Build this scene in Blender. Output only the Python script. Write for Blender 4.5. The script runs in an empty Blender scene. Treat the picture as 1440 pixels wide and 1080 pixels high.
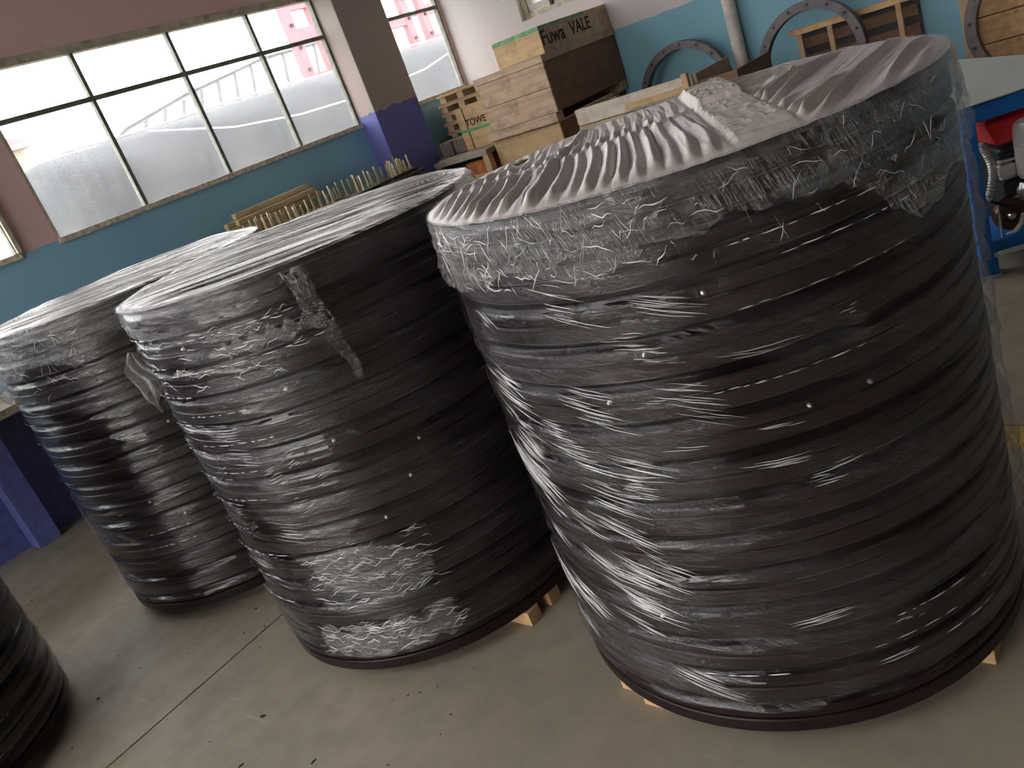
import bpy, math, random
import numpy as np
from mathutils import Matrix, Vector

SC = bpy.context.scene
COL = SC.collection
PI = math.pi

# ------------------------------------------------------------------ camera
cam_d = bpy.data.cameras.new('camera')
cam = bpy.data.objects.new('camera', cam_d)
COL.objects.link(cam)
cam_d.sensor_width = 36.0
cam_d.lens = 1152.458 / 1440 * 36.0
cam_d.clip_start = 0.05
cam_d.clip_end = 300
CR = Vector((0.57336, -0.74802, -0.33420)).normalized()
CF = Vector((0.66652, 0.66327, -0.34040)).normalized()
CU = CR.cross(CF).normalized()
m = Matrix.Identity(4)
for i in range(3):
    m[i][0], m[i][1], m[i][2] = CR[i], CU[i], -CF[i]
m[2][3] = 1.55
cam.matrix_world = m
SC.camera = cam

# ------------------------------------------------------------------ world, light, exposure
world = bpy.data.worlds.new('overcast_sky')
SC.world = world
world.use_nodes = True
bg = world.node_tree.nodes['Background']
bg.inputs['Color'].default_value = (1.0, 0.975, 0.955, 1)
bg.inputs['Strength'].default_value = 3.6
SC.view_settings.view_transform = 'Standard'
SC.view_settings.look = 'None'
SC.view_settings.exposure = 0.98
SC.view_settings.gamma = 1.0
SC.view_settings.use_curve_mapping = False

# ------------------------------------------------------------------ object helpers
WL = {}


def tag(o, label=None, cat=None, group=None, kind=None):
    if label: o['label'] = label
    if cat: o['category'] = cat
    if group: o['group'] = group
    if kind: o['kind'] = kind
    return o


def thing(name, loc, label, cat, group=None, rz=0.0):
    o = bpy.data.objects.new(name, None)
    COL.objects.link(o)
    o.empty_display_size = 0.1
    o.location = loc
    o.rotation_euler = (0, 0, rz)
    WL[o] = Matrix.Translation(Vector(loc)) @ Matrix.Rotation(rz, 4, 'Z')
    return tag(o, label, cat, group)


def link(name, me, mat, parent=None, loc=(0, 0, 0), rot=None):
    """loc/rot are world when parent is None, else in the parent's own frame"""
    o = bpy.data.objects.new(name, me)
    COL.objects.link(o)
    if mat is not None and len(me.materials) == 0:
        me.materials.append(mat)
    o.location = loc
    if rot is not None:
        o.rotation_euler = rot
    if parent is not None:
        o.parent = parent
    return o


def mesh(name, v, f, smooth=False):
    me = bpy.data.meshes.new(name)
    me.from_pydata([tuple(map(float, p)) for p in v], [], [tuple(map(int, q)) for q in f])
    me.update()
    if smooth:
        me.polygons.foreach_set('use_smooth', [True] * len(me.polygons))
    return me


def grid_mesh(name, P, uv=None, wrap=False, smooth=True, hole=None):
    """P: (nv, nu, 3) numpy grid"""
    nv, nu = P.shape[:2]
    idx = np.arange(nv * nu).reshape(nv, nu)
    if wrap:
        idx = np.concatenate([idx, idx[:, :1]], 1)
    q = np.stack([idx[:-1, :-1], idx[:-1, 1:], idx[1:, 1:], idx[1:, :-1]], -1).reshape(-1, 4)
    if hole is not None:
        q = q[~hole.reshape(-1)[q].any(1)]
    me = bpy.data.meshes.new(name)
    me.vertices.add(nv * nu)
    me.vertices.foreach_set('co', P.reshape(-1).astype(np.float32))
    nf = len(q)
    me.loops.add(nf * 4)
    me.loops.foreach_set('vertex_index', q.reshape(-1).astype(np.int32))
    me.polygons.add(nf)
    me.polygons.foreach_set('loop_start', (np.arange(nf) * 4).astype(np.int32))
    me.polygons.foreach_set('use_smooth', np.full(nf, smooth))
    if uv is not None:
        l = me.uv_layers.new(name='UVMap')
        l.data.foreach_set('uv', uv.reshape(-1, 2)[q.reshape(-1)].reshape(-1).astype(np.float32))
    me.update(calc_edges=True)
    me.validate()
    return me


BOXF = [(0, 3, 2, 1), (4, 5, 6, 7), (0, 1, 5, 4), (1, 2, 6, 5), (2, 3, 7, 6), (3, 0, 4, 7)]


def box_mesh(name, sx, sy, sz):
    x, y, z = sx / 2, sy / 2, sz / 2
    v = [(-x, -y, -z), (x, -y, -z), (x, y, -z), (-x, y, -z), (-x, -y, z), (x, -y, z), (x, y, z), (-x, y, z)]
    return mesh(name, v, BOXF)


def box(name, x0, x1, y0, y1, z0, z1, mat, parent=None, bevel=0.0, rot=None):
    """x0.. are world coordinates when parent is None, else coordinates in the parent's frame"""
    me = box_mesh(name, x1 - x0, y1 - y0, z1 - z0)
    o = link(name, me, mat, parent, ((x0 + x1) / 2, (y0 + y1) / 2, (z0 + z1) / 2), rot)
    if bevel:
        b = o.modifiers.new('bevel', 'BEVEL')
        b.width = bevel
        b.segments = 2
        b.limit_method = 'ANGLE'
    return o


def struct(o):
    o['kind'] = 'structure'
    return o


def lathe(name, prof, n, closed=False, smooth=True):
    """revolve (r, z) profile around z"""
    a = np.linspace(0, 2 * PI, n, endpoint=False)
    pr = list(prof) + ([prof[0]] if closed else [])
    v, f = [], []
    k = len(prof)
    for t in a:
        for r, z in prof:
            v.append((r * math.cos(t), r * math.sin(t), z))
    for i in range(n):
        j = (i + 1) % n
        for s in range(k if closed else k - 1):
            s2 = (s + 1) % k
            f.append((i * k + s, j * k + s, j * k + s2, i * k + s2))
    me = mesh(name, v, f)
    if smooth:
        # smooth around, hard along the profile
        me.polygons.foreach_set('use_smooth', [True] * len(me.polygons))
        try:
            me.set_sharp_from_angle(angle=math.radians(35))
        except Exception:
            pass
    return me


def tube(name, pts, r, n=10, cap=True):
    pts = [Vector(p) for p in pts]
    v, f = [], []
    prev = None
    for i, p in enumerate(pts):
        d = (pts[min(i + 1, len(pts) - 1)] - pts[max(i - 1, 0)]).normalized()
        if prev is None:
            u = d.orthogonal().normalized()
        else:
            u = (prev - d * prev.dot(d)).normalized()
        prev = u
        w = d.cross(u)
        rr = r[i] if isinstance(r, (list, tuple)) else r
        for k in range(n):
            t = 2 * PI * k / n
            v.append(p + (u * math.cos(t) + w * math.sin(t)) * rr)
    for i in range(len(pts) - 1):
        for k in range(n):
            k2 = (k + 1) % n
            f.append((i * n + k, i * n + k2, (i + 1) * n + k2, (i + 1) * n + k))
    if cap:
        f.append(tuple(range(n - 1, -1, -1)))
        f.append(tuple((len(pts) - 1) * n + k for k in range(n)))
    me = mesh(name, v, f, True)
    try:
        me.set_sharp_from_angle(angle=math.radians(40))
    except Exception:
        pass
    return me


def text_mesh(name, body, size):
    cu = bpy.data.curves.new(name, 'FONT')
    cu.body = body
    cu.size = size
    cu.extrude = 0.0008
    cu.offset = size * 0.018
    cu.align_x = 'CENTER'
    cu.align_y = 'CENTER'
    t = bpy.data.objects.new(name, cu)
    COL.objects.link(t)
    dg = bpy.context.evaluated_depsgraph_get()
    me = bpy.data.meshes.new_from_object(t.evaluated_get(dg))
    bpy.data.objects.remove(t)
    bpy.data.curves.remove(cu)
    me.name = name
    return me


# ------------------------------------------------------------------ noise in numpy
def vnoise(x, y, seed):
    rs = np.random.RandomState(seed)
    T = rs.rand(256, 256)
    xi, yi = np.floor(x).astype(int), np.floor(y).astype(int)
    fx, fy = x - xi, y - yi
    fx, fy = fx * fx * (3 - 2 * fx), fy * fy * (3 - 2 * fy)
    a, b = T[xi % 256, yi % 256], T[(xi + 1) % 256, yi % 256]
    c, d = T[xi % 256, (yi + 1) % 256], T[(xi + 1) % 256, (yi + 1) % 256]
    return (a * (1 - fx) + b * fx) * (1 - fy) + (c * (1 - fx) + d * fx) * fy


def ridge(x, y, seed, p=2.0):
    return (1 - np.abs(2 * vnoise(x, y, seed) - 1)) ** p


def sstep(a, b, x):
    t = np.clip((x - a) / (b - a), 0, 1)
    return t * t * (3 - 2 * t)


# ------------------------------------------------------------------ materials
class NT:
    def __init__(self, name):
        self.m = bpy.data.materials.new(name)
        self.m.use_nodes = True
        self.t = self.m.node_tree
        self.n = self.t.nodes
        self.b = self.n['Principled BSDF']
        self.o = self.n['Material Output']

    def node(self, ty, **kw):
        nd = self.n.new(ty)
        for k, v in kw.items():
            if k in nd.inputs:
                nd.inputs[k].default_value = v
            else:
                setattr(nd, k, v)
        return nd

    def link(self, a, b):
        self.t.links.new(a, b)

    def coord(self, kind='Object', scale=(1, 1, 1), rot=(0, 0, 0), loc=(0, 0, 0)):
        tc = self.n.new('ShaderNodeTexCoord')
        mp = self.n.new('ShaderNodeMapping')
        mp.inputs['Scale'].default_value = scale
        mp.inputs['Rotation'].default_value = rot
        mp.inputs['Location'].default_value = loc
        self.link(tc.outputs[kind], mp.inputs[0])
        return mp.outputs[0]

    def noise(self, vec, scale=5, detail=3, rough=0.5):
        nd = self.node('ShaderNodeTexNoise', Scale=scale, Detail=detail, Roughness=rough)
        self.link(vec, nd.inputs['Vector'])
        return nd.outputs['Fac']

    def ramp(self, fac, stops, interp='LINEAR'):
        r = self.n.new('ShaderNodeValToRGB')
        r.color_ramp.interpolation = interp
        e = r.color_ramp.elements
        while len(e) < len(stops):
            e.new(0.5)
        for el, (p, c) in zip(e, stops):
            el.position = p
            if isinstance(c, (int, float)):
                c = (c, c, c)
            el.color = (*c, 1)
        self.link(fac, r.inputs[0])
        return r.outputs[0]

    def math(self, op, a, b=None, clamp=False):
        nd = self.n.new('ShaderNodeMath')
        nd.operation = op
        nd.use_clamp = clamp
        for i, x in enumerate((a, b)):
            if x is None: continue
            if isinstance(x, (int, float)):
                nd.inputs[i].default_value = x
            else:
                self.link(x, nd.inputs[i])
        return nd.outputs[0]

    def mix(self, fac, a, b, blend='MIX'):
        nd = self.n.new('ShaderNodeMix')
        nd.data_type = 'RGBA'
        nd.blend_type = blend
        for i, x in ((0, fac), (6, a), (7, b)):
            if isinstance(x, (int, float)):
                nd.inputs[i].default_value = x
            elif isinstance(x, tuple):
                nd.inputs[i].default_value = (*x, 1)
            else:
                self.link(x, nd.inputs[i])
        return nd.outputs[2]

    def fresnel(self, ior, normal=None, gain=1.0):
        """reflection at the outer face of a thin sheet"""
        fr = self.node('ShaderNodeFresnel')
        g = self.n.new('ShaderNodeNewGeometry')
        # same index seen from either face
        io = self.math('ADD', self.math('MULTIPLY', g.outputs['Backfacing'], 1.0 / ior - ior), ior)
        self.link(io, fr.inputs['IOR'])
        if normal is not None:
            self.link(normal, fr.inputs['Normal'])
        return self.math('MULTIPLY', fr.outputs[0], gain, True)

    def bump(self, h, strength=0.3, dist=0.01):
        nd = self.node('ShaderNodeBump', Strength=strength, Distance=dist)
        self.link(h, nd.inputs['Height'])
        return nd.outputs[0]

    def set(self, **kw):
        for k, v in kw.items():
            k = k.replace('_', ' ')
            if isinstance(v, (int, float)):
                self.b.inputs[k].default_value = v
            elif isinstance(v, tuple):
                self.b.inputs[k].default_value = (*v, 1)
            else:
                self.link(v, self.b.inputs[k])
        return self.m


def plain(name, col, rough=0.5, metal=0.0, var=0.12, scale=14, bump=0.05, dist=0.004):
    t = NT(name)
    vec = t.coord('Object')
    n = t.noise(vec, scale, 4, 0.6)
    dark = tuple(c * (1 - var * 1.6) for c in col)
    light = tuple(min(1, c * (1 + var)) for c in col)
    c = t.ramp(n, [(0.3, dark), (0.7, light)])
    return t.set(Base_Color=c, Roughness=rough, Metallic=metal, Normal=t.bump(t.noise(vec, scale * 4, 3), bump, dist))


def wood(name, col, dark, axis=0, rough=0.75, knots=True):
    t = NT(name)
    sc = [26, 26, 26]
    sc[axis] = 1.6
    vec = t.coord('Object', tuple(sc))
    g = t.noise(vec, 1.0, 6, 0.62)
    big = t.noise(t.coord('Object'), 4.0, 3, 0.5)
    c = t.ramp(g, [(0.25, dark), (0.5, col), (0.8, tuple(min(1, x * 1.18) for x in col))])
    stain = t.ramp(t.noise(t.coord('Object', (1, 1, 1), (0, 0, 0), (5, 3, 1)), 9.0, 5, 0.7), [(0.50, 0.0), (0.68, 0.75)])
    c = t.mix(stain, c, tuple(x * 0.8 for x in dark))
    c = t.mix(t.math('MULTIPLY', big, 0.45), c, tuple((x + y) / 2 * 0.8 for x, y in zip(col, dark)))
    if knots:
        vo = t.node('ShaderNodeTexVoronoi', Scale=7.0)
        t.link(t.coord('Object', (1, 1, 1)), vo.inputs['Vector'])
        k = t.ramp(vo.outputs['Distance'], [(0.06, 1.0), (0.13, 0.0)])
        c = t.mix(t.math('MULTIPLY', k, 0.7), c, tuple(x * 0.45 for x in dark))
    oi = t.n.new('ShaderNodeObjectInfo')
    c = t.mix(t.math('MULTIPLY', oi.outputs['Random'], 0.3), c, tuple(x * 0.72 for x in col))
    return t.set(Base_Color=c, Roughness=rough, Normal=t.bump(g, 0.25, 0.004))


def wall_paint(name, low, high, zb, rough=0.65, jag=0.01, chips=0.35, axis_scale=(1, 1, 1)):
    """two coats of paint: one up to the height zb, another above; scuffed"""
    t = NT(name)
    geo = t.n.new('ShaderNodeNewGeometry')
    sep = t.n.new('ShaderNodeSeparateXYZ')
    t.link(geo.outputs['Position'], sep.inputs[0])
    vec = t.coord('Object', axis_scale)
    jg = t.math('MULTIPLY', t.math('SUBTRACT', t.noise(vec, 9, 3), 0.5), jag * 2)
    up = t.math('GREATER_THAN', t.math('ADD', sep.outputs[2], jg), zb)
    n1 = t.noise(vec, 1.3, 5, 0.6)
    n2 = t.noise(vec, 22, 4, 0.65)
    lowc = t.mix(n1, tuple(c * 0.86 for c in low), tuple(min(1, c * 1.12) for c in low))
    highc = t.mix(n1, tuple(c * 0.9 for c in high), high)
    c = t.mix(up, lowc, highc)
    speck = t.ramp(n2, [(0.66, 0.0), (0.72, 1.0)])
    c = t.mix(t.math('MULTIPLY', speck, chips), c, (0.20, 0.17, 0.14))
    return t.set(Base_Color=c, Roughness=rough, Normal=t.bump(n2, 0.12, 0.004))


def glass_mat(name, haze, tint=(0.95, 0.97, 0.98), dirt_col=(0.55, 0.56, 0.55), rough=0.02, spots=0.0):
    t = NT(name)
    t.n.remove(t.b)
    vec = t.coord('Object')
    n = t.noise(vec, 2.2, 4, 0.6)
    streak = t.noise(t.coord('Object', (18, 18, 1.2)), 1.0, 4, 0.6)
    tr = t.node('ShaderNodeBsdfTransparent', Color=(*tint, 1))
    df = t.node('ShaderNodeBsdfTranslucent', Color=(*dirt_col, 1))
    gl = t.node('ShaderNodeBsdfGlossy', Roughness=rough)
    f = t.math('MULTIPLY', t.math('MULTIPLY', n, streak), haze * 4, True)
    if spots:
        sp = t.ramp(t.noise(vec, 60, 2), [(0.72, 0.0), (0.76, 1.0)])
        f = t.math('ADD', f, t.math('MULTIPLY', sp, spots), True)
    m1 = t.n.new('ShaderNodeMixShader')
    t.link(f, m1.inputs[0]); t.link(tr.outputs[0], m1.inputs[1]); t.link(df.outputs[0], m1.inputs[2])
    m2 = t.n.new('ShaderNodeMixShader')
    t.link(t.fresnel(1.45), m2.inputs[0]); t.link(m1.outputs[0], m2.inputs[1]); t.link(gl.outputs[0], m2.inputs[2])
    t.link(m2.outputs[0], t.o.inputs[0])
    return t.m


def film_mat(name, haze=0.10, tint=(0.74, 0.72, 0.72), rough=0.06, ior=1.55, bump=0.55, streaks=0.35, opaque=0.0,
             fold_rot=0.35, gain=1.0, aw=0.06, crw=0.35, lw=0.2):
    """clear stretch film: mostly transparent, glossy, with tension streaks and milky folds"""
    t = NT(name)
    t.n.remove(t.b)
    uvn = t.coord('UV')
    # horizontal tension lines
    a = t.noise(t.coord('UV', (4, 60, 1)), 1.0, 1.5, 0.5)
    # diagonal pull wrinkles
    b = t.noise(t.coord('UV', (11, 115, 1), (0, 0, 0)), 1.0, 3, 0.6)
    rotv = t.n.new('ShaderNodeVectorRotate')
    rotv.rotation_type = 'Z_AXIS'
    rotv.inputs['Angle'].default_value = fold_rot
    t.link(uvn, rotv.inputs['Vector'])
    mp = t.n.new('ShaderNodeMapping')
    mp.inputs['Scale'].default_value = (9, 150, 1)
    t.link(rotv.outputs[0], mp.inputs[0])
    b = t.noise(mp.outputs[0], 1.0, 3, 0.6)
    mask = t.ramp(t.noise(t.coord('UV', (3.2, 7.0, 1), (0, 0, 0), (3, 1, 0)), 1.0, 3, 0.5), [(0.42, 0.0), (0.62, 1.0)])
    mask2 = t.ramp(t.noise(t.coord('UV', (2.1, 5.0, 1), (0, 0, 0), (9, 5, 0)), 1.0, 3, 0.55), [(0.40, 0.0), (0.68, 1.0)])
    crumple = t.node('ShaderNodeTexVoronoi', Scale=38.0)
    crumple.feature = 'DISTANCE_TO_EDGE'
    wv = t.n.new('ShaderNodeVectorMath'); wv.operation = 'ADD'
    nz = t.node('ShaderNodeTexNoise', Scale=14.0, Detail=3.0)
    t.link(uvn, nz.inputs['Vector'])
    sc = t.n.new('ShaderNodeVectorMath'); sc.operation = 'SCALE'; sc.inputs['Scale'].default_value = 0.12
    t.link(nz.outputs['Color'], sc.inputs[0]); t.link(uvn, wv.inputs[0]); t.link(sc.outputs[0], wv.inputs[1])
    t.link(wv.outputs[0], crumple.inputs['Vector'])
    cr = t.ramp(crumple.outputs['Distance'], [(0.0, 1.0), (0.045, 0.0)])
    lineA = t.math('POWER', t.math('SUBTRACT', 1.0, t.math('ABSOLUTE', t.math('SUBTRACT', t.math('MULTIPLY', a, 2.0), 1.0))), 40.0)
    lineB = t.math('POWER', t.math('SUBTRACT', 1.0, t.math('ABSOLUTE', t.math('SUBTRACT', t.math('MULTIPLY', b, 2.0), 1.0))), 26.0)
    lineB = t.math('MULTIPLY', lineB, mask)
    crm = t.math('MULTIPLY', cr, mask2)
    h = t.math('ADD', t.math('MULTIPLY', a, aw), t.math('MULTIPLY', lineB, 0.9))
    h = t.math('ADD', h, t.math('MULTIPLY', lineA, lw))
    h = t.math('ADD', h, t.math('MULTIPLY', crm, crw))
    bp = t.bump(h, bump, 0.006)
    # milky amount
    f = t.math('ADD', t.math('MULTIPLY', lineA, 0.10 * streaks), t.math('MULTIPLY', lineB, 0.65 * streaks))
    f = t.math('ADD', f, t.math('MULTIPLY', crm, 0.22 * streaks))
    f = t.math('ADD', f, t.math('MULTIPLY', mask2, haze))
    f = t.math('ADD', f, haze * 0.5 + opaque, True)
    tr = t.node('ShaderNodeBsdfTransparent', Color=(0.97, 0.965, 0.965, 1))
    df = t.node('ShaderNodeBsdfDiffuse', Color=(*tint, 1))
    t.link(bp, df.inputs['Normal'])
    gl = t.node('ShaderNodeBsdfGlossy', Roughness=rough)
    t.link(bp, gl.inputs['Normal'])
    m1 = t.n.new('ShaderNodeMixShader')
    t.link(f, m1.inputs[0]); t.link(tr.outputs[0], m1.inputs[1]); t.link(df.outputs[0], m1.inputs[2])
    m2 = t.n.new('ShaderNodeMixShader')
    t.link(t.fresnel(ior, bp, gain), m2.inputs[0])
    t.link(m1.outputs[0], m2.inputs[1]); t.link(gl.outputs[0], m2.inputs[2])
    t.link(m2.outputs[0], t.o.inputs[0])
    return t.m


def top_film_mat(name, lo, hi, tint, stretch=(3, 75, 1), rough=0.2, a=0.35, b=0.65, bump=0.3, refl=1.0):
    """several layers of drawn film lying on the rings: milky where layers bunch up, clearer between"""
    t = NT(name)
    t.n.remove(t.b)
    n1 = t.noise(t.coord('UV', stretch), 1.0, 5, 0.65)
    n2 = t.noise(t.coord('UV', (4, 6, 1)), 1.0, 3, 0.5)
    f = t.ramp(t.math('ADD', t.math('MULTIPLY', n1, 0.75), t.math('MULTIPLY', n2, 0.25)), [(a, lo), (b, hi)])
    bp = t.bump(n1, bump, 0.006)
    tr = t.node('ShaderNodeBsdfTransparent', Color=(0.9, 0.88, 0.87, 1))
    df = t.node('ShaderNodeBsdfDiffuse', Color=(*tint, 1))
    gl = t.node('ShaderNodeBsdfGlossy', Roughness=rough)
    for q in (df, gl):
        t.link(bp, q.inputs['Normal'])
    m1 = t.n.new('ShaderNodeMixShader')
    t.link(f, m1.inputs[0]); t.link(tr.outputs[0], m1.inputs[1]); t.link(df.outputs[0], m1.inputs[2])
    m2 = t.n.new('ShaderNodeMixShader')
    t.link(t.fresnel(1.45, bp, refl), m2.inputs[0]); t.link(m1.outputs[0], m2.inputs[1]); t.link(gl.outputs[0], m2.inputs[2])
    t.link(m2.outputs[0], t.o.inputs[0])
    return t.m


def concrete():
    t = NT('worn_concrete')
    geo = t.n.new('ShaderNodeNewGeometry')
    p = geo.outputs['Position']
    n1 = t.noise(p, 1.1, 5, 0.6)
    n2 = t.noise(p, 7, 6, 0.65)
    n3 = t.noise(p, 60, 4, 0.6)
    c = t.ramp(n1, [(0.3, (0.255, 0.212, 0.155)), (0.7, (0.35, 0.298, 0.225))])
    c = t.mix(t.ramp(n2, [(0.42, 0.0), (0.75, 0.55)]), c, (0.19, 0.16, 0.13))
    pits = t.ramp(n3, [(0.685, 0.0), (0.73, 1.0)])
    c = t.mix(t.math('MULTIPLY', pits, t.ramp(n2, [(0.45, 0.0), (0.6, 0.8)])), c, (0.06, 0.05, 0.04))
    # scratches
    sv = t.n.new('ShaderNodeMapping'); sv.inputs['Scale'].default_value = (40, 2.5, 1); sv.inputs['Rotation'].default_value = (0, 0, 0.7)
    t.link(p, sv.inputs[0])
    s = t.ramp(t.noise(sv.outputs[0], 1.0, 3, 0.5), [(0.66, 0.0), (0.72, 0.35)])
    c = t.mix(s, c, (0.42, 0.39, 0.34))
    h = t.math('SUBTRACT', t.math('MULTIPLY', n2, 0.5), pits)
    return t.set(Base_Color=c, Roughness=t.ramp(n2, [(0.3, 0.42), (0.7, 0.75)]), Normal=t.bump(h, 0.25, 0.004))


M = {}
M['concrete'] = concrete()
M['joint'] = plain('joint_filler', (0.03, 0.026, 0.022), 0.9)
M['yellow_line'] = plain('yellow_floor_paint', (0.52, 0.36, 0.07), 0.6, var=0.3, scale=30)
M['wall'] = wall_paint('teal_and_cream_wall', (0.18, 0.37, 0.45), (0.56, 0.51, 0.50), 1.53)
M['wall_left'] = wall_paint('teal_and_cream_wall_bounce_tinted', (0.25, 0.49, 0.64), (0.76, 0.52, 0.50), 1.545)  # same paint as the other wall, colour raised in place of bounce light
M['pier'] = wall_paint('violet_blue_and_cream_pier', (0.105, 0.115, 0.33), (0.34, 0.275, 0.245), 1.60, jag=0.05, chips=0.2)
M['dim_wall'] = plain('dim_brown_wall', (0.10, 0.075, 0.07), 0.8)
M['plaster'] = plain('grey_cream_plaster', (0.42, 0.38, 0.36), 0.85)
M['ceiling'] = plain('ceiling_paint', (0.27, 0.235, 0.225), 0.9)
M['sill'] = plain('sill_plaster', (0.62, 0.55, 0.44), 0.8, var=0.3, scale=40)
M['frame'] = plain('olive_steel_frame', (0.15, 0.15, 0.11), 0.45, var=0.3)
M['frame_light'] = plain('cream_steel_frame', (0.50, 0.45, 0.33), 0.5, var=0.25)
M['glass'] = glass_mat('dusty_glass', 0.045, spots=0.15)
M['glass_clear'] = glass_mat('clear_glass', 0.02)
M['black'] = plain('black_paint', (0.0120, 0.0064, 0.0074), 0.38, var=0.35, scale=6, bump=0.08)
M['black'].node_tree.nodes['Principled BSDF'].inputs['Specular IOR Level'].default_value = 0.27
M['black'].node_tree.nodes['Principled BSDF'].inputs['Specular Tint'].default_value = (1.0, 0.84, 0.86, 1)
M['steel'] = plain('bright_steel', (0.62, 0.60, 0.58), 0.28, 1.0)
M['zinc'] = plain('zinc_studs', (0.66, 0.57, 0.36), 0.34, 0.7, var=0.3)
M['dark_steel'] = plain('dark_steel', (0.035, 0.03, 0.03), 0.5, 0.4)
M['ring_grey'] = plain('primed_ring_steel', (0.085, 0.062, 0.066), 0.42, 0.0, var=0.3, scale=10)
M['pipe'] = plain('cream_pipe_paint', (0.55, 0.50, 0.44), 0.5)
M['wood_pale'] = wood('pale_plywood', (0.58, 0.40, 0.21), (0.36, 0.22, 0.10), 1)
M['wood_weather'] = wood('weathered_board', (0.50, 0.36, 0.245), (0.22, 0.14, 0.09), 1)
M['wood_red'] = wood('red_brown_ply', (0.20, 0.105, 0.06), (0.11, 0.055, 0.035), 0, knots=False)
M['wood_white'] = wood('whitened_board', (0.60, 0.52, 0.42), (0.42, 0.34, 0.26), 1)
M['wood_raw'] = wood('raw_pine', (0.60, 0.38, 0.19), (0.38, 0.20, 0.09), 1)
M['wood_rawx'] = wood('raw_pine_long', (0.60, 0.46, 0.27), (0.36, 0.24, 0.12), 0)
M['wood_grey'] = wood('grey_board', (0.33, 0.27, 0.21), (0.18, 0.14, 0.11), 1)
M['wood_z'] = wood('raw_pine_upright', (0.50, 0.33, 0.19), (0.32, 0.18, 0.09), 2)
M['carton_grey'] = plain('grey_brown_carton', (0.20, 0.16, 0.135), 0.8)
M['carton_orange'] = plain('orange_carton', (0.50, 0.17, 0.06), 0.8, var=0.35)
M['strap'] = plain('green_strap', (0.05, 0.36, 0.17), 0.4)
M['green_edge'] = plain('green_edge_paint', (0.16, 0.34, 0.17), 0.7, var=0.3)
M['ink'] = plain('black_ink', (0.02, 0.017, 0.015), 0.8)
M['mach_blue'] = plain('machine_blue', (0.008, 0.15, 0.52), 0.35, var=0.06)
M['mach_grey'] = plain('machine_grey_sheet', (0.46, 0.50, 0.45), 0.35, var=0.05, scale=5)
M['mach_red'] = plain('tank_red', (0.62, 0.008, 0.02), 0.25, var=0.05)
M['mach_silver'] = plain('silver_paint', (0.60, 0.59, 0.57), 0.3, 0.3, var=0.05)
M['mach_dark'] = plain('engine_dark', (0.025, 0.03, 0.032), 0.4, 0.3)
M['mach_bronze'] = plain('pulley_bronze', (0.13, 0.07, 0.055), 0.3, 0.8)
M['bench_blue'] = plain('bench_blue_paint', (0.10, 0.12, 0.33), 0.5, var=0.2)
M['film1'] = film_mat('stretch_film_clear', haze=0.002, streaks=0.22, bump=0.4, gain=0.8, rough=0.03)
M['film2'] = film_mat('stretch_film_tight', haze=0.002, streaks=0.2, bump=0.35, fold_rot=0.12, gain=1.05, rough=0.03, crw=0.2)
M['film_sheet'] = film_mat('top_sheet_milky', haze=0.022, streaks=0.9, bump=0.9, rough=0.04, crw=0.9, gain=1.1, tint=(0.80, 0.76, 0.74), fold_rot=1.25)
M['film_top'] = top_film_mat('top_sheet_pleated', 0.70, 0.95, (0.60, 0.525, 0.50), (3, 60, 1), 0.38, refl=0.7)
M['film_top2'] = top_film_mat('top_sheet_streaked', 0.02, 0.92, (0.56, 0.51, 0.50), (1.6, 48, 1), 0.22, 0.42, 0.60, 0.5, refl=0.8)
M['film_thick'] = film_mat('film_gathered', haze=0.06, streaks=0.9, bump=1.0, rough=0.12, tint=(0.82, 0.80, 0.78), opaque=0.0)
M['film_tail'] = film_mat('film_tail_crumpled', haze=0.1, streaks=0.8, bump=0.9, rough=0.1, tint=(0.80, 0.78, 0.74), opaque=0.30, gain=1.6)
M['crease'] = film_mat('film_crease_highlight', haze=0.0, streaks=0.0, bump=0.0, rough=0.12, tint=(0.86, 0.84, 0.83), opaque=0.78, gain=1.8)  # milky white that carries the film's highlights as colour
# outside
M['tarp'] = plain('blue_grey_tarpaulin', (0.050, 0.0515, 0.058), 0.7, var=0.12, scale=3)
M['tarp_edge'] = plain('tarpaulin_hem', (0.42, 0.42, 0.42), 0.7)
M['rope'] = plain('white_rope', (0.75, 0.75, 0.75), 0.7)
M['fence'] = plain('pale_roof_sheet', (0.33, 0.35, 0.34), 0.7)
M['fence_rib'] = plain('roof_sheet_rib', (0.19, 0.20, 0.195), 0.7)
M['red_steel'] = plain('red_lead_steel', (0.48, 0.14, 0.16), 0.6, var=0.06)
M['house_wall'] = plain('house_plaster', (0.34, 0.29, 0.23), 0.9)
M['house_roof'] = plain('red_roof_tiles', (0.42, 0.10, 0.11), 0.8)
M['yard'] = plain('yard_concrete', (0.36, 0.35, 0.33), 0.9, scale=2)

# ------------------------------------------------------------------ room
XR, YW, XL, YB, HC = 6.3, 5.4, -7.0, -12.0, 4.4
SILL, HEAD, TRANS = 1.555, 2.575, 2.265

floor = struct(box('floor', XL, XR, YB, YW, -0.16, -0.05, M['joint']))
xs = [XL, -3.2, 2.612, XR]
ys = [YB, -2.7, 2.765, YW]
for i in range(3):
    for j in range(3):
        g = 0.0045
        box('floor_slab', xs[i] + g - floor.location.x, xs[i + 1] - g - floor.location.x, ys[j] + g - floor.location.y, ys[j + 1] - g - floor.location.y,
            -0.05 - floor.location.z, -floor.location.z, M['concrete'], floor)
yl = box('yellow_line', 2.475, 2.608, -6.5, 5.2, 0.0, 0.0012, M['yellow_line'], floor)
yl.location = (2.5415 - floor.location.x, -0.65 - floor.location.y, 0.0006 - floor.location.z)

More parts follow.
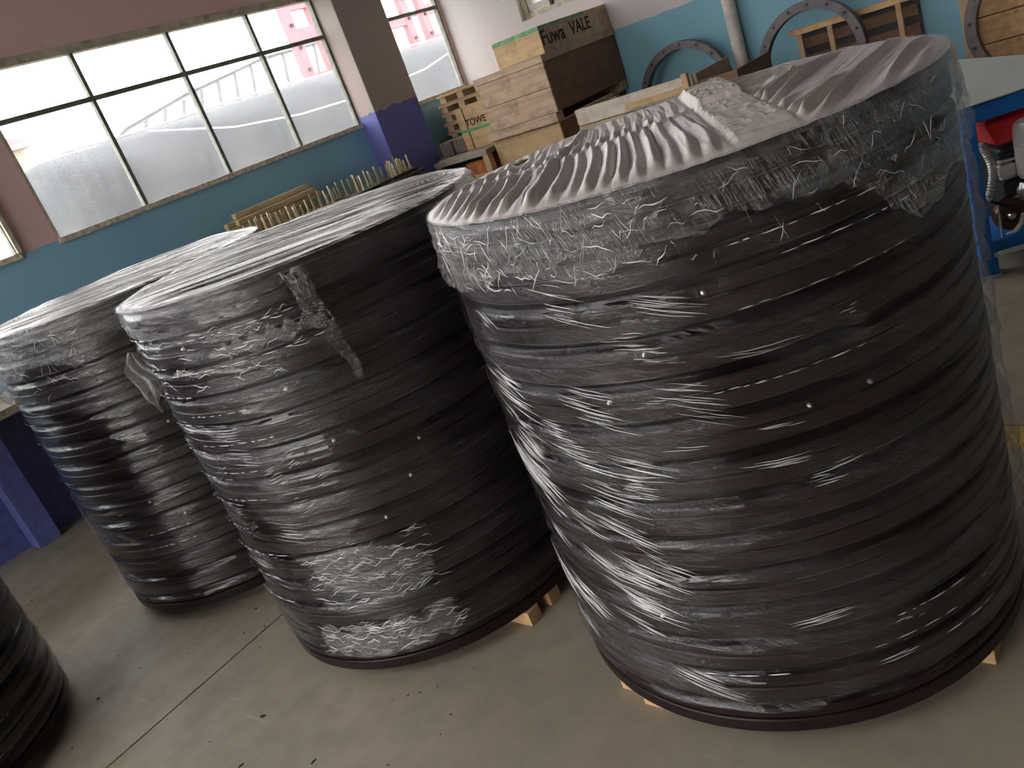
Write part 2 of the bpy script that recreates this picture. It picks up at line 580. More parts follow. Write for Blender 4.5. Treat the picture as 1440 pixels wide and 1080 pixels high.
# ceiling with an unseen rooflight added to brighten the floor and stack tops
LIGHTS = [(-5.6, -2.0, 1.2, 5.0)]
cxs = sorted({XL - 0.3, XR + 0.3, *[q[0] for q in LIGHTS], *[q[1] for q in LIGHTS]})
cys = sorted({YB - 0.3, YW + 0.25, *[q[2] for q in LIGHTS], *[q[3] for q in LIGHTS]})
v, f = [], []
for i in range(len(cxs) - 1):
    for j in range(len(cys) - 1):
        ca, cb = (cxs[i] + cxs[i + 1]) / 2, (cys[j] + cys[j + 1]) / 2
        if any(q[0] < ca < q[1] and q[2] < cb < q[3] for q in LIGHTS):
            continue
        k = len(v)
        v += [(x, y, z) for z in (HC, HC + 0.15) for x, y in ((cxs[i], cys[j]), (cxs[i + 1], cys[j]), (cxs[i + 1], cys[j + 1]), (cxs[i], cys[j + 1]))]
        f += [tuple(k + q for q in qq) for qq in BOXF]
ceil = struct(link('ceiling', mesh('ceiling', v, f), M['ceiling']))
for q in LIGHTS:
    for i in range(4):
        w_ = (q[1] - q[0]) / 4
        box('added_rooflight_pane', q[0] + i * w_ + 0.02, q[0] + (i + 1) * w_ - 0.02, q[2], q[3], HC + 0.08, HC + 0.085, M['glass_clear'], ceil)
        box('added_rooflight_bar', q[0] + i * w_ - 0.02, q[0] + i * w_ + 0.02, q[2], q[3], HC + 0.05, HC + 0.12, M['frame'], ceil)
struct(box('wall_back', XL - 0.3, XR + 0.3, YB - 0.24, YB, 0, HC, M['dim_wall']))


def cut_wall(name, axis, c0, c1, a0, a1, holes, mat, zmax=HC):
    """wall slab with rectangular holes [(a0,a1,z0,z1)] as ONE mesh; axis 'y' = wall in plane y, running along x"""
    As = sorted({a0, a1, *[h[0] for h in holes], *[h[1] for h in holes]})
    Zs = sorted({-0.2, 0.0, zmax, *[h[2] for h in holes], *[h[3] for h in holes]})
    v, f = [], []
    for i in range(len(As) - 1):
        for j in range(len(Zs) - 1):
            ca, cz = (As[i] + As[i + 1]) / 2, (Zs[j] + Zs[j + 1]) / 2
            if any(h[0] < ca < h[1] and h[2] < cz < h[3] for h in holes):
                continue
            k = len(v)
            if axis == 'y':
                x0, x1, y0, y1 = As[i], As[i + 1], c0, c1
            else:
                x0, x1, y0, y1 = c0, c1, As[i], As[i + 1]
            z0, z1 = Zs[j], Zs[j + 1]
            v += [(x0, y0, z0), (x1, y0, z0), (x1, y1, z0), (x0, y1, z0), (x0, y0, z1), (x1, y0, z1), (x1, y1, z1), (x0, y1, z1)]
            f += [tuple(k + q for q in qq) for qq in BOXF]
    return struct(link(name, mesh(name, v, f), mat))


bays = [(2.18, 4.85), (5.38, 6.272), (-0.73, 1.94), (-3.93, -1.26), (-6.6, -4.2)]
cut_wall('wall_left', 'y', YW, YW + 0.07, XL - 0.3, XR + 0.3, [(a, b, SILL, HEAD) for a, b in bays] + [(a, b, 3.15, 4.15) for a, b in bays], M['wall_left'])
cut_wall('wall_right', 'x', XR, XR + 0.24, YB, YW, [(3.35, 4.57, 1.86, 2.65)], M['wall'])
cut_wall('wall_front', 'x', XL - 0.24, XL, YB, YW, [(-1.2, 5.0, 0.0, 4.0)], M['wall'])

for k_, y_ in enumerate((1.0, 3.1)):  # unseen door posts, added to break up the doorway's reflection in the film
    struct(box('trim_%d' % (k_ + 6), XL - 0.2, XL - 0.02, y_ - 0.16, y_ + 0.16, 0, 4.0, M['dim_wall']))

# windows in the window wall
mull = [[2.815, 3.515, 4.2], [], [-0.06, 0.61, 1.28], [-3.26, -2.59, -1.92], [-6.0, -5.4, -4.8]]
for k, (a, b) in enumerate(bays):
    w = struct(box('window_%d' % (k + 1), a, b, YW - 0.012, YW + 0.06, HEAD - 0.03, HEAD + 0.022, M['frame_light'], bevel=0.003))
    ox, oy, oz = w.location

    def wb(n, x0, x1, y0, y1, z0, z1, mt):
        return box(n, x0 - ox, x1 - ox, y0 - oy, y1 - oy, z0 - oz, z1 - oz, mt, w, bevel=0.002)
    wb('window_sill', a, b, YW - 0.02, YW + 0.10, SILL - 0.035, SILL, M['sill'])
    wb('jamb', a, a + 0.02, YW, YW + 0.05, SILL, HEAD - 0.03, M['frame_light'])
    wb('jamb', b - 0.02, b, YW, YW + 0.05, SILL, HEAD - 0.03, M['frame'])
    wb('transom', a + 0.02, b - 0.02, YW, YW + 0.045, TRANS - 0.014, TRANS + 0.014, M['frame'])
    for mx in mull[k]:
        wb('mullion', mx - 0.013, mx + 0.013, YW + 0.001, YW + 0.044, SILL, HEAD - 0.03, M['frame'])
    ed = [a + 0.02] + mull[k] + [b - 0.02]
    for i in range(len(ed) - 1):
        wb('pane', ed[i], ed[i + 1], YW + 0.02, YW + 0.024, TRANS, HEAD - 0.03, M['glass_clear'])
        wb('pane', ed[i], ed[i + 1], YW + 0.02, YW + 0.024, SILL, TRANS, M['glass'])

# upper windows out of view, added for top-light and film highlights
for k, (a, b) in enumerate(bays):
    w = struct(box('window_%d' % (k + 7), a, b, YW - 0.01, YW + 0.06, 3.15, 3.19, M['frame_light'], bevel=0.003))
    ox, oy, oz = w.location
    box('transom', a - ox, b - ox, YW - oy, YW + 0.05 - oy, 4.11 - oz, 4.15 - oz, M['frame'], w)
    ed = [a] + mull[k] + [b]
    for i in range(len(ed) - 1):
        box('pane', ed[i] + 0.012 - ox, ed[i + 1] - 0.012 - ox, YW + 0.02 - oy, YW + 0.024 - oy, 3.19 - oz, 4.11 - oz, M['glass_clear'], w)
        if i:
            box('mullion', ed[i] - 0.012 - ox, ed[i] + 0.012 - ox, YW - oy, YW + 0.045 - oy, 3.19 - oz, 4.11 - oz, M['frame'], w)

# window in the right wall
w = struct(box('window_6', XR + 0.06, XR + 0.14, 3.35, 4.57, 1.86, 1.91, M['frame_light'], bevel=0.004))
ox, oy, oz = w.location


def rb(n, x0, x1, y0, y1, z0, z1, mt):
    return box(n, x0 - ox, x1 - ox, y0 - oy, y1 - oy, z0 - oz, z1 - oz, mt, w, bevel=0.003)


rb('jamb', XR + 0.06, XR + 0.14, 4.52, 4.57, 1.91, 2.65, M['frame_light'])
rb('jamb', XR + 0.06, XR + 0.14, 3.35, 3.40, 1.91, 2.65, M['frame_light'])
rb('head', XR + 0.06, XR + 0.14, 3.40, 4.52, 2.60, 2.65, M['frame_light'])
rb('sash', XR + 0.07, XR + 0.12, 4.46, 4.515, 1.915, 2.59, M['pipe'])
rb('sash', XR + 0.07, XR + 0.12, 4.0, 4.46, 1.915, 1.965, M['pipe'])
rb('latch', XR + 0.04, XR + 0.07, 4.24, 4.27, 1.90, 1.96, M['dark_steel'])
rb('mullion', XR + 0.07, XR + 0.12, 3.94, 4.0, 1.915, 2.59, M['pipe'])
rb('pane', XR + 0.09, XR + 0.094, 4.0, 4.46, 1.965, 2.59, M['glass'])
rb('pane', XR + 0.09, XR + 0.094, 3.40, 3.94, 1.915, 2.59, M['glass'])

# wall piers
for k, (a, b) in enumerate(((4.852, 5.378), (-1.262, -0.728))):
    struct(box('trim_%d' % (k + 1), a, b, 5.187, YW, 0, HC, M['pier'], bevel=0.006))
struct(box('trim_3', 1.15, 1.285, 5.24, YW - 0.016, 0, 0.80, M['bench_blue'], bevel=0.004))
struct(box('trim_4', 1.925, 1.952, YW - 0.03, YW, SILL, HEAD, M['frame_light'], bevel=0.004))

# drain pipe on the right wall
p = struct(link('trim_5', tube('trim_5', [(XR - 0.07, 2.715, 0), (XR - 0.07, 2.715, HC)], 0.048, 20), M['pipe']))
for z in (0.6, 1.9, 3.2):
    c = link('pipe_clip', lathe('pipe_clip', [(0.048, -0.015), (0.054, -0.015), (0.054, 0.015), (0.048, 0.015)], 20, True), M['pipe'], p, (XR - 0.07, 2.715, z))

# ------------------------------------------------------------------ outside
struct(box('ground_outside', -40, 60, YW + 0.07, 70, -0.25, -0.05, M['yard']))
struct(box('ground_doorway', -60, XL - 0.24, -40, YW + 0.07, -0.25, -0.02, M['yard']))
# tarpaulin-covered load with a rounded end
t = thing('tarpaulin_shelter', (7.5, 9.4, -0.05), 'long blue-grey tarpaulin shelter standing outside behind the dusty windows', 'shelter')
n = 60
P = []
for i in range(n + 1):
    for_x = 3.55 + (16 - 3.55) * (i / n) ** 1.6
    top = 2.31 - 0.06 * max(0, 1 - (for_x - 3.55) / 0.5) ** 2 * 1.0
    row = []
    r = min(1.0, math.sqrt(max(0.0, 1 - max(0, 1 - (for_x - 3.55) / 0.35) ** 2)))
    d = 0.15 + 0.75 * r
    for q in range(25):
        a_ = PI * q / 24
        yy = -math.cos(a_) * d
        zz = (top + 0.05) * min(1.0, (math.sin(a_) * 1.02 + 0.0)) ** 0.22 if 0 < q < 24 else 0.0
        row.append((for_x - 7.5, yy + 0.02 * math.sin(for_x * 3 + q), zz * (0.72 + 0.28 * r) if r < 1 else zz))
    P.append(row)
link('cover', grid_mesh('cover', np.array(P)), M['tarp'], t)
hem = [(x - 7.5, -0.93, 2.315 + 0.012 * math.sin(x * 2.3)) for x in np.linspace(3.85, 15.5, 40)]
link('hem', tube('hem', hem, 0.014, 6), M['tarp_edge'], t)
rp = [(-2.7, -0.93, 2.28), (-1.7, -0.94, 2.05), (-0.75, -0.95, 1.95), (0.35, -0.95, 1.92), (1.6, -0.95, 1.98), (3.2, -0.94, 2.25)]
link('rope', tube('rope', rp, 0.009, 6), M['rope'], t)

box('neighbour_wall', 8.2, 8.4, 1.0, 6.0, -0.05, 4.5, M['fence'])
tag(bpy.data.objects['neighbour_wall'], 'pale wall outside the small window above the crates', 'wall')
# pale roof behind the shelter
t = thing('pale_roof', (11.5, 14.0, -0.05), 'pale ribbed metal roof rising behind the tarpaulin shelter outside', 'roof')
v = [(-4.2, 0, 0), (5, 0, 0), (5, 0, 3.4), (-0.7, 0, 3.36), (-2.6, 0, 3.12), (-3.95, 0, 2.86), (-4.2, 0, 2.72)]
k = len(v)
v2 = v + [(x, y + 0.3, z) for x, y, z in v]
f = [tuple(range(k - 1, -1, -1))[::-1], tuple(range(2 * k - 1, k - 1, -1))] + [(i, i + k, (i + 1) % k + k, (i + 1) % k) for i in range(k)]
link('sheet', mesh('sheet', v2, f), M['fence'], t)
for i in range(11):
    x0 = -3.7 + i * 0.42
    zt = 2.86 + (x0 + 3.95) * 0.17 if x0 < -0.7 else 3.38
    o = link('rib', tube('rib', [(x0, -0.02, 2.66), (x0 + 0.2, -0.02, zt)], 0.016, 5), M['fence_rib'], t)
link('ridge_cap', tube('ridge_cap', [(-4.2, -0.02, 2.74), (-3.95, -0.02, 2.87), (-2.6, -0.02, 3.13), (-0.7, -0.02, 3.37), (5, -0.02, 3.41)], 0.025, 6), M['fence_rib'], t)
link('eave', tube('eave', [(-4.2, -0.03, 2.70), (5, -0.03, 2.75)], 0.03, 6), M['fence_rib'], t)


# red steel lattice frames
def lattice(x0, x1, z1, label, holes):
    t = thing('red_gantry', ((x0 + x1) / 2, 11.0, -0.05), label, 'gantry', 'red steel gantries in the yard')
    hw = (x1 - x0) / 2
    for s in (-1, 1):
        box('upright', s * hw - 0.085, s * hw + 0.085, -0.06, 0.06, 0, z1, M['red_steel'], t)
        for z in np.arange(2.3, z1, 0.34):
            link('bolt_head', lathe('bolt_head', [(0, -0.02), (0.03, -0.02), (0.03, 0.02), (0, 0.02)], 8), M['dark_steel'], t, (s * hw, -0.07, z), (PI / 2, 0, 0))
    for z in holes:
        box('crosspiece', -hw + 0.085, hw - 0.085, -0.05, 0.05, z - 0.09, z + 0.09, M['red_steel'], t)
    return t


lattice(9.25, 9.78, 3.75, 'red steel gantry with two uprights left of the pier seen through window', [2.47, 3.17, 3.62])
lattice(10.05, 10.5, 3.85, 'red steel gantry nearly hidden behind the pier in the yard', [2.47, 3.3])
lattice(11.25, 11.85, 3.9, 'red steel gantry in the yard seen through the narrow corner window', [2.42, 2.98, 3.6])
lattice(12.3, 12.9, 3.9, 'red steel gantry in the yard nearest the corner of the room', [2.5, 3.05, 3.6])

# far house
t = thing('house', (9.6, 25.5, -0.05), 'small cream house with red roof far outside the left window', 'house')
box('wall', -1.6, 0.9, -0.4, 3.4, 0, 4.15, M['house_wall'], t)
box('cornice', -1.8, 1.15, -0.6, 3.6, 4.15, 4.28, M['house_wall'], t)
v = [(-1.75, -0.55, 4.28), (1.1, -0.55, 4.28), (1.1, 3.55, 4.28), (-1.75, 3.55, 4.28), (-0.6, 0.6, 5.0), (0.1, 0.6, 5.0), (0.1, 2.4, 5.0), (-0.6, 2.4, 5.0)]
link('roof', mesh('roof', v, BOXF), M['house_roof'], t)

# ------------------------------------------------------------------ wrapped stacks of turntable rings
RAD, ZB, ZT, NU = 0.576, 0.05, 1.308, 14
UH = (ZT - ZB) / NU


def ring_profile(h):
    R = RAD
    return [(R - 0.105, 0.0), (R - 0.004, 0.0), (R, 0.004), (R, 0.033), (R - 0.003, 0.036), (R - 0.012, 0.037), (R - 0.012, 0.040),
            (R - 0.004, 0.041), (R - 0.001, 0.044), (R - 0.001, 0.062), (R - 0.005, 0.066), (R - 0.052, 0.067), (R - 0.052, h - 0.0005), (R - 0.105, h - 0.0005)]


RING = lathe('ring', ring_profile(UH), 128, True)
NIP = lathe('grease_nipple', [(0.0, 0.010), (0.002, 0.0095), (0.0036, 0.008), (0.0036, 0.006), (0.0024, 0.005), (0.0045, 0.004), (0.0045, -0.004), (0, -0.004)], 12)
TH0 = math.radians(45)   # seam of the film, away from the camera


def film_side(seed, nth, nz, zlow, dip, wr, bulge=None):
    th = TH0 + np.linspace(0, 2 * PI, nth)
    s = np.linspace(0, 1, nz)
    T, S = np.meshgrid(th, s)
    z0 = zlow + 0.014 * (vnoise(T * 4, T * 0, seed) - 0.5) + 0.018 * (vnoise(T * 13, T * 0 + 7, seed + 1) - 0.5)
    Z = z0 + (ZT + 0.002 - z0) * S
    U = (T - TH0) * RAD
    ph = ((Z - ZB) / UH) % 1.0 * UH
    rec = np.exp(-((ph - 0.079) / 0.010) ** 2)
    D = dip * (0.25 + 1.1 * vnoise(T * 2.1, Z * 6, seed + 2))
    R = RAD + 0.0035 - D * rec
    # broad and narrow tension folds (they slope down to the right in the view)
    sh = Z + 0.16 * U
    w = ridge(U * 5, sh * 34, seed + 3, 3) * sstep(0.35, 0.7, vnoise(U * 3, Z * 5, seed + 4))
    w2 = ridge(U * 3, (Z + 0.03 * U) * 26, seed + 5, 3) * sstep(0.4, 0.75, vnoise(U * 2.5, Z * 4, seed + 6))
    w3 = ridge(U * 9, (Z - 0.28 * U) * 24, seed + 7, 3) * sstep(0.5, 0.75, vnoise(U * 2.2, Z * 3.2, seed + 8))
    R = R + wr * (w * 0.004 + w2 * 0.0035 + w3 * 0.0035)
    if bulge is not None:
        R = R + bulge(np.degrees(T) % 360, Z)
    P = np.stack([R * np.cos(T), R * np.sin(T), Z], -1)
    return grid_mesh('film_wrap', P, np.stack([U, Z], -1))


def sheet_skirt(seed, nth, nz, low, flare=None, wr=1.0):
    """the part of the top sheet that hangs over the rim; low(deg) gives its ragged lower edge"""
    th = TH0 + np.linspace(0, 2 * PI, nth)
    s = np.linspace(1, 0, nz)
    T, S = np.meshgrid(th, s)
    deg = np.degrees(T) % 360
    zl = low(deg) + 0.022 * (vnoise(T * 9, T * 0, seed) - 0.5) + 0.012 * (vnoise(T * 31, T * 0, seed + 1) - 0.5)
    Z = ZT + 0.004 - (ZT - zl) * S
    U = (T - TH0) * RAD
    R = RAD + 0.007 + 0.003 * S
    R = R + wr * S * 0.010 * ridge(U * 22 + 2 * S, S * 2.0, seed + 2, 2) * sstep(0.3, 0.7, vnoise(U * 3, S, seed + 3))
    R = R + wr * 0.004 * ridge(U * 9, (Z + .1 * U) * 30, seed + 4, 3) + wr * 0.004 * (vnoise(U * 30, Z * 50, seed + 5) - 0.5)
    if flare is not None:
        R = R + flare(deg, S)
    return grid_mesh('sheet_skirt', np.stack([R * np.cos(T), R * np.sin(T), Z], -1), np.stack([U, Z], -1))


VS, VD = (0.520, -0.854), (0.854, 0.520)      # plan axes across and along the direction in which the pleats were pulled


def top_disc(fn, nr=190, nth=560, tear=False):
    th = np.linspace(0, 2 * PI, nth, endpoint=False)
    rr = np.concatenate([np.linspace(0.001, 0.555, nr), 0.555 + (RAD + 0.007 - 0.555) * np.sin(np.linspace(0, PI / 2, 10))[1:]])
    T, R = np.meshgrid(th, rr)
    X, Y = R * np.cos(T), R * np.sin(T)
    edge = 1 - sstep(0.50, RAD + 0.004, R)
    rim = -0.006 * sstep(0.560, RAD + 0.007, R) ** 2
    h, uv = fn(X, Y, R)
    Z = ZT + 0.004 + h * (0.10 + 0.90 * edge) + rim
    hole = None
    if tear:
        s_, d_ = X * VS[0] + Y * VS[1], X * VD[0] + Y * VD[1]
        hole = np.abs(s_ + 0.378 + 0.10 * (d_ - 0.28)) / 0.022 + np.abs(d_ - 0.28) / 0.085 + 0.5 * (vnoise(s_ * 60, d_ * 30, 3) - 0.5) < 1
    return grid_mesh('top_sheet', np.stack([X, Y, Z], -1), uv, wrap=True, hole=hole)


def pleats1(X, Y, R):
    """nearest stack: parallel pleats on the left in two lengths, a ribbed fold across, slanted pleats on the right"""
    s = X * VS[0] + Y * VS[1]
    d = X * VD[0] + Y * VD[1]
    wob = vnoise(s * 6, d * 5, 5) - 0.5
    wob2 = vnoise(s * 16, d * 2.5, 6) - 0.5
    crease = 0.04 + 0.10 * s + 0.03 * np.sin(s * 9)
    dc = d - crease
    # left half
    lft = 1 - sstep(0.05, 0.085, s)
    q = (s + 0.010 * wob + 0.05 * d * sstep(-0.3, -0.2, s) * np.sign(-dc) + 0.10 * d * d) / 0.031 + 0.45 * (dc > 0) + 0.5 * wob2
    tri = np.abs(((q % 1.0) - 0.5) * 2)
    rnd_ = vnoise(np.floor(q) * 3.7, d * 3, 9)
    pl = (1 - tri) ** 0.75 * (0.35 + 0.9 * rnd_)
    gap = 1 - 0.9 * np.exp(-(dc / 0.022) ** 2)
    out = lft * 0.020 * pl * gap * (1 - 0.72 * sstep(0.02, 0.22, dc))
    out += lft * 0.003 * ridge(s * 90, d * 5, 12, 2)
    out += 0.010 * np.exp(-((s + 0.25 - 0.10 * d) / 0.012) ** 2)
    out += 0.009 * np.exp(-(dc / 0.011) ** 2) * sstep(-0.5, -0.4, s) * (1 - sstep(0.26, 0.40, s))
    # ribbed fold
    st = sstep(0.075, 0.090, s) * (1 - sstep(0.185, 0.200, s))
    ribs = np.abs(np.sin(PI * (d + 0.04 * wob) / 0.034))
    out = out * (1 - 0.85 * st) + st * (0.006 + 0.006 * ribs + 0.016 * sstep(0.03, 0.06, d) * (1 - sstep(0.40, 0.46, d)) + 0.003 * ridge(s * 60, d * 25, 31))
    # right
    rgt = sstep(0.19, 0.215, s)
    p = (s - 0.5 * d + 0.012 * wob) / 0.042
    rr = vnoise(np.floor(p) * 5.3 + 40, d * 2.2, 21)
    pr = (1 - np.abs(((p % 1.0) - 0.5) * 2)) ** 1.1
    front = 1 - sstep(0.02, 0.18, d - 0.5 * (s - 0.2))
    out += rgt * front * 0.019 * pr * sstep(0.25, 0.75, rr)
    fan = (d - 0.05) / (np.abs(s - 0.10) + 0.12)
    out += rgt * (1 - front) * 0.006 * (1 - np.abs(((fan * 5.0) % 1.0 - 0.5) * 2)) ** 2 * (1 - sstep(0.25, 0.48, s))
    out += rgt * 0.002 * ridge((s - 0.5 * d) * 70, d * 6, 25, 2)
    out += 0.0014 * ridge(X * 45, Y * 45, 41)
    return out, np.stack([d, s - 0.5 * d * rgt], -1)


def pleats2(seed, ang):
    def fn(X, Y, R):
        a = math.radians(ang)
        al, ac = X * math.cos(a) + Y * math.sin(a), -X * math.sin(a) + Y * math.cos(a)
        w = ac + 0.05 * (vnoise(al * 2.0, ac * 3, seed) - 0.5) + 0.02 * al * np.sign(ac)
        o = 0.013 * ridge(al * 1.0, w * 26, seed + 1, 1.6) * (0.3 + 0.7 * vnoise(al * 2, w * 9, seed + 6)) + 0.006 * ridge(al * 1.5, w * 70, seed + 2, 1.5)
        o += 0.012 * (vnoise(al * 1.2, w * 10, seed + 3) - 0.6)
        return o, np.stack([al, w], -1)
    return fn


def patch(name, c0, c1, nth, nz, rad, edge_z, seed, parent, mat, amp=0.006):
    """a separate overlapping piece of film between the angles c0..c1 (degrees), edge_z(deg) -> (low, high)"""
    dg = np.linspace(c0, c1, nth)
    s = np.linspace(0, 1, nz)
    D, S = np.meshgrid(dg, s)
    lo, hi = edge_z(D)
    Z = lo + (hi - lo) * S
    U = np.radians(D) * RAD
    fade = np.sin(PI * S) ** 0.4
    R = rad + amp * fade * (ridge(U * 16, Z * 40, seed, 2) + 0.6 * vnoise(U * 40, Z * 60, seed + 1))
    T = np.radians(D)
    return link(name, grid_mesh(name, np.stack([R * np.cos(T), R * np.sin(T), Z], -1), np.stack([U, Z], -1)), mat, parent)


def lowfn(base, bumps):
    def fn(deg):
        z = np.full_like(deg, base)
        for c, wd, d in bumps:
            dd = (deg - c + 180) % 360 - 180
            z = z - d * np.exp(-(dd / wd) ** 2)
        return z
    return fn


def stack(xy, label, seed, film, nth, nz, zlow, dip, wr, nips, bulge=None):
    t = thing('wrapped_ring_stack', (xy[0], xy[1], 0), label, 'ring stack', 'film-wrapped stacks of black turntable rings')
    rnd = random.Random(seed)
    rings = []
    for k in range(NU):
        o = link('ring', RING, M['black'], t, (rnd.uniform(-.0015, .0015), rnd.uniform(-.0015, .0015), ZB + k * UH), (0, 0, rnd.uniform(0, 6.28)))
        rings.append(o)
    for deg, z in nips:
        k = min(NU - 1, max(0, int((z - ZB) / UH)))
        ro = rings[k].rotation_euler.z
        a = math.radians(deg) - ro
        q = link('grease_nipple', NIP, M['steel'], rings[k], (math.cos(a) * (RAD - 0.002), math.sin(a) * (RAD - 0.002), 0.052))
        q.rotation_euler = (0, PI / 2, a)
    link('film_wrap', film_side(seed, nth, nz, zlow, dip, wr, bulge), film, t)
    return t


def wrapd(d, c):
    return (d - c + 180) % 360 - 180


def bulge1(d, z):
    q = wrapd(d, 272)
    b = (0.040 - 0.016 * sstep(0.55, 1.0, z)) * np.exp(-(q / 13) ** 2) * sstep(0.10, 0.35, z) * (0.45 + 0.55 * vnoise(z * 5, z * 0, 77)) * (1 - 0.35 * sstep(1.2, 1.3, z))
    b = b + 0.010 * np.exp(-(q / 16) ** 2) * (vnoise(d * 0.35, z * 22, 78) - 0.5)
    return b + 0.006 * np.exp(-(wrapd(d, 150) / 14) ** 2) * vnoise(d * 0.2, z * 12, 79)


s1 = stack((1.733, 0.968), 'nearest and largest film-wrapped stack of black rings with a pleated beige-grey top sheet', 100, M['film1'], 900, 420, 0.118, 0.016, 1.3,
           [(208, 1.094), (195, 1.014), (185, 0.94), (221, 0.77), (233, 0.852), (180, 0.32)], bulge1)
link('top_sheet', top_disc(pleats1, 260, 1000, True), M['film_top'], s1)
link('sheet_skirt', sheet_skirt(200, 900, 46, lowfn(1.195, [(189, 7, 0.045), (250, 9, 0.13), (152, 12, 0.03), (265, 8, 0.06), (215, 20, -0.004)]),
                                lambda d, s: 0.018 * np.exp(-(wrapd(d, 268) / 12) ** 2) * s + 0.018 * np.exp(-(wrapd(d, 150) / 16) ** 2) * s), M['film_sheet'], s1)

s2 = stack((1.568, 2.217), 'middle film-wrapped stack of black rings with a plastic tail at its left', 300, M['film2'], 760, 360, 0.105, 0.012, 1.0,
           [(221, 0.852), (242, 0.757), (215, 1.038), (191, 1.162), (225, 0.51), (236, 0.62)])
link('top_sheet', top_disc(pleats2(310, -57), 170, 560), M['film_top2'], s2)
link('sheet_skirt', sheet_skirt(320, 620, 26, lowfn(1.262, [(262, 26, 0.10), (168, 8, 0.03)])), M['film1'], s2)

s3 = stack((1.553, 3.453), 'film-wrapped stack of black rings nearest the window wall', 500, M['film2'], 640, 320, 0.105, 0.014, 1.1,
           [(236, 0.80), (215, 0.55), (225, 0.42)])
link('top_sheet', top_disc(pleats2(510, -52), 150, 480), M['film_top2'], s3)
link('sheet_skirt', sheet_skirt(520, 620, 30, lowfn(1.20, [(165, 26, 0.16), (222, 12, 0.07)]),
                                lambda d, s: 0.055 * np.exp(-(wrapd(d, 158) / 20) ** 2) * np.sin(PI * np.clip(s, 0, 1)) ** 0.8), M['film_sheet'], s3)

s4 = stack((0.03, 3.56), 'film-wrapped ring stack at the lower left corner, mostly outside the photo', 700, M['film2'], 420, 240, 0.112, 0.012, 1.0, [])
link('top_sheet', top_disc(pleats2(710, -40), 60, 200), M['film_top2'], s4)

# extra layers of film on the middle stack
S, Q = np.meshgrid(np.linspace(-1, 1, 22), np.linspace(0, 1, 110))
T = np.radians(229.5 + 5.5 * Q + S * (3.2 - 2.2 * Q) + 0.5 * np.sin(Q * 17))
Zf = 1.29 - 0.33 * Q + 0.006 * np.sin(S * 5 + Q * 30)
Rf = RAD + 0.010 + 0.010 * ridge(S * 3, Q * 14, 331, 2) + 0.006 * ridge(S * 6, Q * 30, 332, 2)
link('film_fold', grid_mesh('film_fold', np.stack([Rf * np.cos(T), Rf * np.sin(T), Zf], -1), np.stack([S * 0.03, Zf], -1)), M['film_thick'], s2)


def oval(d):
    q = np.clip((d - 197) / (232 - 197), 0, 1)
    h = 0.085 * np.sqrt(np.clip(1 - (2 * q - 1) ** 2, 0, 1)) + 0.004
    c = 0.405 - 0.07 * (q - 0.5)
    return c - h, c + h


patch('film_patch', 197, 232, 110, 60, RAD + 0.009, oval, 341, s2, M['film_thick'], 0.005)
patch('film_patch', 187, 232, 140, 40, RAD + 0.009, lambda d: (0.125 + 0.010 * np.sin(d * 0.9) + 0.0009 * (232 - d) * 0, 0.225 + 0.02 * np.sin(d * 0.5)), 351, s2, M['film_thick'], 0.005)
patch('film_patch', 205, 232, 80, 40, RAD + 0.0095, lambda d: (1.13 + 0.01 * np.sin(d * 0.7), 1.17 + 0.012 * np.sin(d * 1.3)), 361, s2, M['film_thick'], 0.004)

# crumpled plastic tail hanging from the middle stack
nv, nu = 70, 26
S, Q = np.meshgrid(np.linspace(0, 1, nu), np.linspace(0, 1, nv))
wd = (0.045 + 0.07 * np.sin(PI * np.clip(Q * 1.1, 0, 1))) * (1 - 0.75 * sstep(0.7, 1.0, Q))
cr = 0.022 * (vnoise(S * 5, Q * 8, 91) - 0.5) + 0.030 * np.abs(np.sin(S * 7 + Q * 3)) * (1 - 0.5 * Q)
wx, wy = -0.8166, 0.5775                    # the tail stands off to the side
vx, vy = -0.5775, -0.8166
off = 0.012 + (S - 0.42) * 0.62 * wd + 0.010 * np.sin(Q * 9)
cx0, cy0 = 0.583 * math.cos(math.radians(155)), 0.583 * math.sin(math.radians(155))
P = np.stack([cx0 + wx * off + vx * cr, cy0 + wy * off + vy * cr, 1.175 - 0.20 * Q + 0.012 * vnoise(S * 6, Q * 4, 95)], -1)
link('film_tail', grid_mesh('film_tail', P, np.stack([S * 0.15, Q * 0.3], -1)), M['film_tail'], s2)

# film creases as raised milky ridges, their white standing in for highlights
def creases(lines, parent, seed, name='film_crease_glint'):
    """lines: (deg, z, length, slope, width, radius offset, wiggle); all folds and painted glints of one stack joined, nobody could count them"""
    rs = random.Random(seed)
    v, f = [], []
    for deg, z, ln, slope, wdt, ro, wig in lines:
        n = max(4, min(12, int(ln / 0.012)))
        k = len(v)
        w1, w2 = rs.uniform(0, 6), rs.uniform(0, 6)
        ca = math.atan(slope)
        for i in range(n + 1):
            q = i / n
            u = (q - 0.5) * ln
            zz = z + u * math.sin(ca) + wig * (math.sin(q * 7 + w1) + 0.6 * math.sin(q * 17 + w2)) + 0.25 * u * u * (1 if slope < 0 else -1)
            th = math.radians(deg) + u * math.cos(ca) / RAD
            tp = max(0.08, math.sin(PI * min(1, max(0, q))) ** 0.6) * wdt * rs.uniform(0.6, 1.2)
            r0 = RAD + ro
            c, sn = math.cos(th), math.sin(th)
            v += [(r0 * c, r0 * sn, zz - tp), ((r0 + tp * 1.5) * c, (r0 + tp * 1.5) * sn, zz), (r0 * c, r0 * sn, zz + tp)]
            if i:
                a = k + (i - 1) * 3
                f += [(a, a + 3, a + 4, a + 1), (a + 1, a + 4, a + 5, a + 2)]
    o = link(name, mesh(name, v, f, True), M['crease'], parent)
    o['kind'] = 'stuff'
    return o


